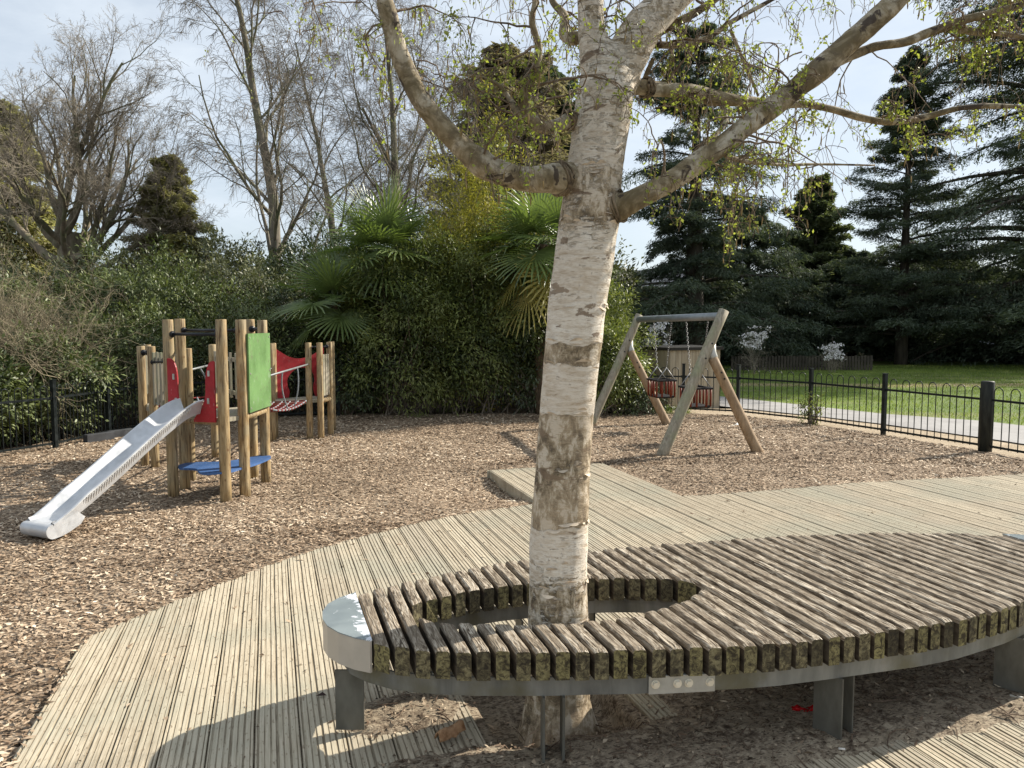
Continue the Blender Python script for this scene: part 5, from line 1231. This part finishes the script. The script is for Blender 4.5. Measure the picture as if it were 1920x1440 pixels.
bare_tree('large spreading bare oak at the left of the picture', (bx0, by0, -.05), (.02, 0, 1), 5.2, .56, oak_spec, 21, M_OAKT, M_OAKB,
          extra=[((bx0, by0, 3.4), (1, -.1, .08), 5.6, .15), ((bx0, by0, 3.9), (.95, .1, .30), 5.8, .17), ((bx0, by0, 4.6), (.7, -.3, .9), 6.6, .18), ((bx0, by0, 4.6), (.25, -.3, 1), 7.2, .18), ((bx0, by0, 4.0), (-.9, 0, .6), 5.6, .17)])
birch_spec = [dict(n=14, wig=.07, up=.03, kids=(24, 24), t0=.15, ang=(.45, .95), lr=(.28, .42), apex=.5, taper=.12, rr=.34),
              dict(n=9, wig=.13, up=.06, kids=(9, 11), t0=.2, ang=(.4, .9), lr=(.35, .55), taper=.25, rr=.42),
              dict(n=7, wig=.18, up=.0, kids=(7, 9), ang=(.4, 1.0), lr=(.4, .65), taper=.35, rr=.55),
              dict(n=7, wig=.2, up=-.12, kids=(5, 6), ang=(.4, 1.0), lr=(.5, .8), taper=.4, rr=.6),
              dict(n=6, wig=.15, up=-.22, kids=(0, 0), ang=(.3, .7), lr=(.4, .6), taper=.5)]
x, y, _ = W(530, 430, 20)
bare_tree('bare weeping birch with a pale trunk rising behind the shrubs', (x, y, -.05), (-.02, 0, 1), 12.5, .20, birch_spec, 5, M_BIRT, M_BARB)
x, y, _ = W(752, 380, 25)
bare_tree('bare forked tree above the left palm', (x, y, -.05), (-.01, 0, 1), 13.5, .21, birch_spec, 9, M_BIRT, M_BARB, extra=[((x, y, .5), (.06, 0, 1), 8.5, .15)])
x, y, _ = W(640, 380, 30)
bare_tree('bare tree filling the gap between the weeping birch and the forked tree', (x, y, -.05), (.03, 0, 1), 13.5, .2, birch_spec, 14, M_BIRT, M_BARB)
x, y, _ = W(880, 300, 31)
bare_tree('bare tree in front of the brown conifer', (x, y, -.05), (.03, 0, 1), 14, .2, birch_spec, 31, M_BIRT, M_BARB)

# ------------------------------------------------------------------ conifers
M_CED = m_leaf('cedar_needles', [(0, (.030, .044, .032)), (.6, (.068, .090, .064)), (1, (.14, .165, .115))], .2, .7, .1)
M_CON = m_leaf('conifer_needles', [(0, (.045, .062, .034)), (.6, (.095, .12, .066)), (1, (.18, .20, .12))], .3, .6, .2)
M_BRC = m_leaf('brown_conifer_sprays', [(0, (.09, .078, .06)), (.5, (.175, .15, .12)), (1, (.30, .26, .21))], .3, .8, .05)
M_OLC = m_leaf('olive_conifer_sprays', [(0, (.11, .105, .06)), (.5, (.20, .19, .11)), (1, (.34, .31, .19))], .45, .8, .05)
M_DBARK = m_bark('dark_bark', (.035, .028, .022), (.10, .085, .065), 3)
def conifer(label, base, h, rfun, nb, per, L, Wd, mat, seed=0, droop=.25, up=.15, z0f=.08, trunk_r=.3, group='conifers beyond the lawn and border', twl=.34, ntw=9, lift=0, name='conifer', flat=.05, keep=None, lean=0, branch_r=.05):
    r = np.random.default_rng(seed); th = thing(name, label, 'tree', tuple(base), 0, group); x0, y0, zb = base
    g = G(); g.tube([(x0 + lean * t, y0, zb + (h * .985) * t) for t in np.linspace(0, 1, 10)], [trunk_r * (1 - .93 * t ** .9) for t in np.linspace(0, 1, 10)], 10); g.build('trunk', M_DBARK, th, True)
    tz = np.sort(r.uniform(z0f, .99, nb)); az = np.arange(nb) * 2.39996 + r.normal(0, .35, nb)
    Lb = np.array([rfun(t) for t in tz]) * r.uniform(.62, 1.12, nb)
    if keep is not None: ok = np.array([keep(t, a) for t, a in zip(tz, az)]); tz, az, Lb = tz[ok], az[ok], Lb[ok]; nb = len(tz)
    bd = np.stack([np.cos(az), np.sin(az), np.zeros(nb)], -1); sd = np.stack([-np.sin(az), np.cos(az), np.zeros(nb)], -1)
    B0 = np.stack([x0 + lean * tz, np.full(nb, y0), zb + h * tz], -1); upc = up * (1 + 1.2 * tz) * r.uniform(.5, 1.4, nb); dr_ = droop * r.uniform(.6, 1.4, nb)
    def path(b, t): return B0[b] + bd[b] * (Lb[b] * t)[:, None] + np.array([0, 0, 1.0]) * (Lb[b] * (upc[b] * t - dr_[b] * t * t))[:, None]
    tp = []
    for t_ in [0]:
        ts = np.linspace(0, .95, 6); pts = np.stack([path(np.arange(nb), np.full(nb, q)) for q in ts], 1); rad = np.maximum(.012, branch_r * (Lb[:, None] / 4) * (1 - .85 * ts[None]))
    V, F = tubes([(pts[i], rad[i]) for i in range(nb)], 4); obj('boughs', V, F, M_DBARK, th)
    n = nb * per; b = np.repeat(np.arange(nb), per); k = r.integers(0, ntw, n); tt = .14 + .86 * (k + .5) / ntw; sgn = r.choice([-1, 1], n); wl = Lb[b] * twl * (1.05 - .75 * tt) + .12; q = np.sqrt(r.random(n))
    ph = np.sin(b * 12.9898 + k * 78.233) * .5; jit = r.normal(0, 1, (n, 3)) * np.stack([np.full(n, .05), np.full(n, .05), np.full(n, flat)], -1)
    tdir = norm(bd[b] * (.55 + .25 * ph[:, None]) + sd[b] * (sgn * .85)[:, None]); pos = path(b, tt) + tdir * (wl * q)[:, None]; pos[:, 2] -= (wl * q) ** 1.5 * dr_[b] * .9 + np.abs(ph) * .12
    pos += jit * (1 + Lb[b][:, None] * .25)
    tip = r.random(n) < .12; pos[tip] = path(b[tip], r.uniform(.2, 1.04, tip.sum())) + r.normal(0, .06, (tip.sum(), 3))
    D = tdir + r.normal(0, .45, (n, 3)); D[:, 2] -= dr_[b] * .8 - lift; Nn = np.array([0, 0, 1.0]) + r.normal(0, .55, (n, 3))
    V, F = leaves(pos, D, Nn, L * r.uniform(.6, 1.3, n), Wd * r.uniform(.6, 1.3, n), .1, .15)
    rr = np.clip(.45 + .2 * np.sin(b * 3.1) + r.normal(0, .2, n), 0, 1); obj('crown', V, F, mat, th, rnd=rr); return th
cone = lambda w, p=.9: (lambda t: w * max(.04, (1 - t)) ** p)
# left: dark conifer at the edge and small brown green conifer
x, y, _ = W(5, 400, 34); conifer('tall brown green conifer at the left edge behind the oak', (x, y, -.05), 11.4, lambda t: 3.6 * (1 - t) ** .55 + .2, 200, 400, .26, .08, M_OLC, 41, .3, .2, .03, ntw=8, twl=.5)
x, y, _ = W(318, 400, 30); conifer('squat pointed conifer behind the shrubs, right of the oak', (x, y, -.05), 8.25, lambda t: 2.7 * (1 - t) ** .8 + .1, 200, 420, .22, .06, M_OLC, 42, .25, .3, .03, twl=.5, lift=.3)
x, y, _ = W(955, 300, 38); conifer('large brown tinged conifer behind the golden shrub', (x, y, -.05), 14.5, lambda t: 4.7 * (1 - t) ** .38 + .2, 230, 330, .42, .13, M_BRC, 43, .2, .25, .03, twl=.5)
x, y, _ = W(1030, 300, 43); conifer('dark green cedar peeping out behind the brown conifer', (x, y, -.05), 15.8, lambda t: 3.6 * (1 - t) ** .4 + .3, 110, 330, .4, .12, M_CED, 44, .3, .25, .05)
# right: cedars
def ced1(t):
    return (4.3 if t < .25 else (2.2 if t < .42 else (3.0 if t < .62 else (2.2 if t < .72 else 2.9)))) * (1 - max(0, t - .72) * 2.6)
x, y, _ = W(1300, 600, 31); conifer('ragged cedar with a tall dark trunk right behind the swing frame', (x, y, -.05), 13.3, ced1, 130, 900, .20, .036, M_CED, 51, .38, .22, .10, trunk_r=.50, twl=.42, ntw=12, branch_r=.09)
x, y, _ = W(1400, 600, 35); conifer('broad low cedar with drooping blue green boughs right of the swing frame', (x, y, -.05), 7.0, lambda t: 3.9 * (1 - t ** 1.6) + .4, 110, 900, .22, .042, M_CED, 52, .42, .30, .05, trunk_r=.3, twl=.45, ntw=12)
x, y, _ = W(1525, 600, 38); conifer('small dense pointed conifer between the cedars', (x, y, -.05), 8.7, cone(3.1, .62), 150, 420, .30, .09, M_CON, 53, .2, .35, .03, trunk_r=.2, lift=.4)
x, y, _ = W(1692, 600, 33); conifer('slender spired cedar with tiered boughs', (x, y, -.05), 13.3, lambda t: 4.2 * (1 - t) ** .8 + .12, 140, 800, .20, .036, M_CED, 54, .22, .22, .08, trunk_r=.27, twl=.36, ntw=11, branch_r=.07)
x, y, _ = W(1985, 600, 31); conifer('huge dark cedar at the right edge with long weeping boughs', (x, y, -.05), 21, lambda t: 6.6 * (1 - t) ** .28, 190, 1100, .22, .040, M_CED, 55, .36, .18, .05, trunk_r=.5, twl=.40, ntw=13, branch_r=.09)
x, y, _ = W(1760, 600, 37); conifer('low cedar skirts sweeping down to the lawn at the right', (x, y, -.05), 5.2, lambda t: 4.4 * (1 - t ** 2) + .3, 80, 900, .20, .040, M_CED, 56, .40, .28, .10, trunk_r=.22, twl=.45, ntw=12)
x, y, _ = W(1600, 600, 37); conifer('dark evergreen filling between the pointed conifer and the spired cedar', (x, y, -.05), 5.2, lambda t: 3.2 * (1 - t ** 1.5) + .3, 90, 460, .32, .08, M_CED, 57, .3, .3, .05, trunk_r=.22)
x, y, _ = W(1230, 600, 36); conifer('dark evergreen half hidden behind the swing beam', (x, y, -.05), 3.4, lambda t: 1.9 * (1 - t ** 1.5) + .3, 60, 420, .30, .07, M_CED, 58, .4, .25, .25, trunk_r=.15)
# dark yews closing the far side
for i, (px, Y, h, w) in enumerate(((1180, 44, 4.6, 3.2), (1345, 40, 3.8, 3.0), (1450, 42, 4.2, 3.4), (1655, 43, 4.5, 3.8), (1830, 38, 4.4, 4.2), (2010, 34, 5, 4))):
    x, y, _ = W(px, 600, Y)
    conifer(['dark yew just right of the birch trunk in the distance', 'dark yew right behind the front swing leg', 'dark yew behind the first white magnolia', 'dark yew behind the spired cedar trunk', 'dark yew above the railing\'s big post in the distance', 'dark yew at the far right behind the huge cedar'][i], (x, y, -.05), h, (lambda w: (lambda t: w * (1 - t ** 1.7) + .3))(w), 70, 420, .36, .11, M_CED, 60 + i, .35, .3, .03, group='yews closing the far side of the lawn', name='yew', trunk_r=.2)
# far left and centre backdrop hedge so that no bare horizon shows
for i, (px, Y, h, w) in enumerate(((-150, 30, 6, 4.5), (190, 36, 4.5, 4), (430, 30, 4.4, 3.2), (600, 33, 4.6, 3.4), (800, 30, 4.6, 3.2), (1080, 34, 5.2, 3.5))):
    x, y, _ = W(px, 600, Y)
    bush('evergreen_shrub', ['big dark holly at the far left edge', 'dark laurel beneath the oak boughs', 'dark laurel left of the weeping birch trunk', 'dark laurel right of the weeping birch trunk', 'dark laurel behind the tall palm', 'dark laurel behind the birch trunk'][i], 'shrub', (x, y), w, 1.8, h, 330, 24, .26, .10, M_OLIVE, .1, 'laurels far behind the border', clump_r=.4, stems=12)
# ------------------------------------------------------------------ white magnolias
M_PETAL = m_plain('magnolia_petal', (.80, .77, .76), .5, 0, .08)
for label, px, py, Y, w, h, n in (('white magnolia in bloom behind the front swing leg', 1415, 645, 26.5, .42, 1.6, 130), ('low white magnolia in bloom before the dark yews', 1562, 655, 27, .40, 1.0, 110), ('white magnolia in bloom seen between the swing chains', 1236, 640, 23, .42, 1.75, 110)):
    x, y, _ = W(px, py, Y); th = twiggy('magnolia', label, (x, y), w, h, 9, M_OAKT, 'tree'); th['group'] = 'white magnolias beyond the lawn'
    nc = 26; C = np.stack([x + RS.normal(0, w * .45, nc), y + RS.normal(0, w * .4, nc), h * RS.uniform(.50, 1.0, nc)], -1); C = np.repeat(C, n // 8, 0); C += RS.normal(0, .055, C.shape) * [1.6, 1.3, .7]
    V, F = leaves(C, rvec(len(C), RS) + [0, 0, .3], rvec(len(C), RS), .10, .045, .3); obj('blossom', V, F, M_PETAL, th)
# ------------------------------------------------------------------ small things on the ground
x, y, _ = P(845, 1388); g = G(); n = 9
m = N_('bark_piece'); v = m.coord('Object'); n1 = m.noise(v, 40, 6); m.col(m.ramp(n1, [(.3, (.22, .11, .05)), (.7, (.48, .29, .16))])).rough(.8); m.bump(n1, .6, .004)
V = []; F = []
for i in range(8):
    t = i / 7
    for k in range(6):
        s_ = k / 5 - .5; wd = .050 * (1 - .5 * abs(t - .4)) * (1 + .25 * math.sin(i * 2.2 + s_ * 3)); lx = (t - .5) * .115; V.append((x + lx * .80 - s_ * wd * .55, y + lx * .55 + s_ * wd * .8 + .006 * math.sin(i * 3 + k), .012 + .034 * math.cos(s_ * 2.9) + .016 * t + .006 * math.sin(t * 9) + .003 * math.sin(i * 5 + k * 2)))
for i in range(7):
    for k in range(5): a = i * 6 + k; F.append((a, a + 1, a + 7, a + 6))
o = obj('bark_piece', V, F, m.mat, None, True); md = o.modifiers.new('thick', 'SOLIDIFY'); md.thickness = .006; tag(o, 'curled orange brown piece of bark lying under the bench', 'bark')
x, y, _ = P(1508, 1338)
V = []; F = []
for i in range(9):
    for k in range(5): V.append((x - .055 + .0135 * i, y - .018 + .009 * k + .004 * math.sin(i), .018 + .012 * math.sin(i * 1.3 + k * 1.7) + .006 * math.cos(k * 2.3)))
for i in range(8):
    for k in range(4): a = i * 5 + k; F.append((a, a + 5, a + 6, a + 1))
o = obj('wrapper', V, F, m_plain('red_foil', (.50, .012, .015), .22, 0, .2, 30, .4), None, True); md = o.modifiers.new('thick', 'SOLIDIFY'); md.thickness = .001; tag(o, 'crumpled shiny red wrapper under the bench near the double leg', 'litter')
x, y, _ = P(1578, 1410); g = G(); g.tube([(x - .011, y + .003, .012), (x + .012, y - .003, .013)], .0042, 10); tag(g.build('cigarette_end', m_plain('white_paper', (.68, .64, .58), .8), None, True), 'short white cigarette end beside the double leg of the bench', 'litter')
x, y, _ = P(1905, 1312); g = G(); g.tube([(x - .022, y + .01, .014), (x + .022, y - .012, .014)], .006, 10); tag(g.build('stick_end', m_plain('pale_stick', (.62, .57, .48), .8), None, True), 'pale peeled stick beside the right hand leg of the bench', 'stick')
x, y, _ = P(602, 1307); V = [(x - .022, y, .006), (x, y - .010, .014), (x + .024, y + .002, .008), (x + .004, y + .013, .018)]
o = obj('dead_leaf', V, [(0, 1, 2, 3)], m_plain('dark_leaf', (.04, .022, .018), .6)); md = o.modifiers.new('thick', 'SOLIDIFY'); md.thickness = .0012; tag(o, 'curled dark dead leaf on the deck left of the bench end', 'leaf')
x, y, _ = P(1382, 799); o_ = [(x + a, y + b, ZG + .03 + c_) for a, b, c_ in ((-.14, -.05, 0), (-.02, -.03, .03), (.13, .06, .01), (.02, .07, .05), (-.03, .03, .02))]
o = obj('white_feather', o_, [(0, 1, 2, 3, 4)], m_plain('white_feather', (.75, .74, .68), .8)); md = o.modifiers.new('thick', 'SOLIDIFY'); md.thickness = .002; tag(o, 'small white feather on the bark chippings near the swing legs', 'feather')
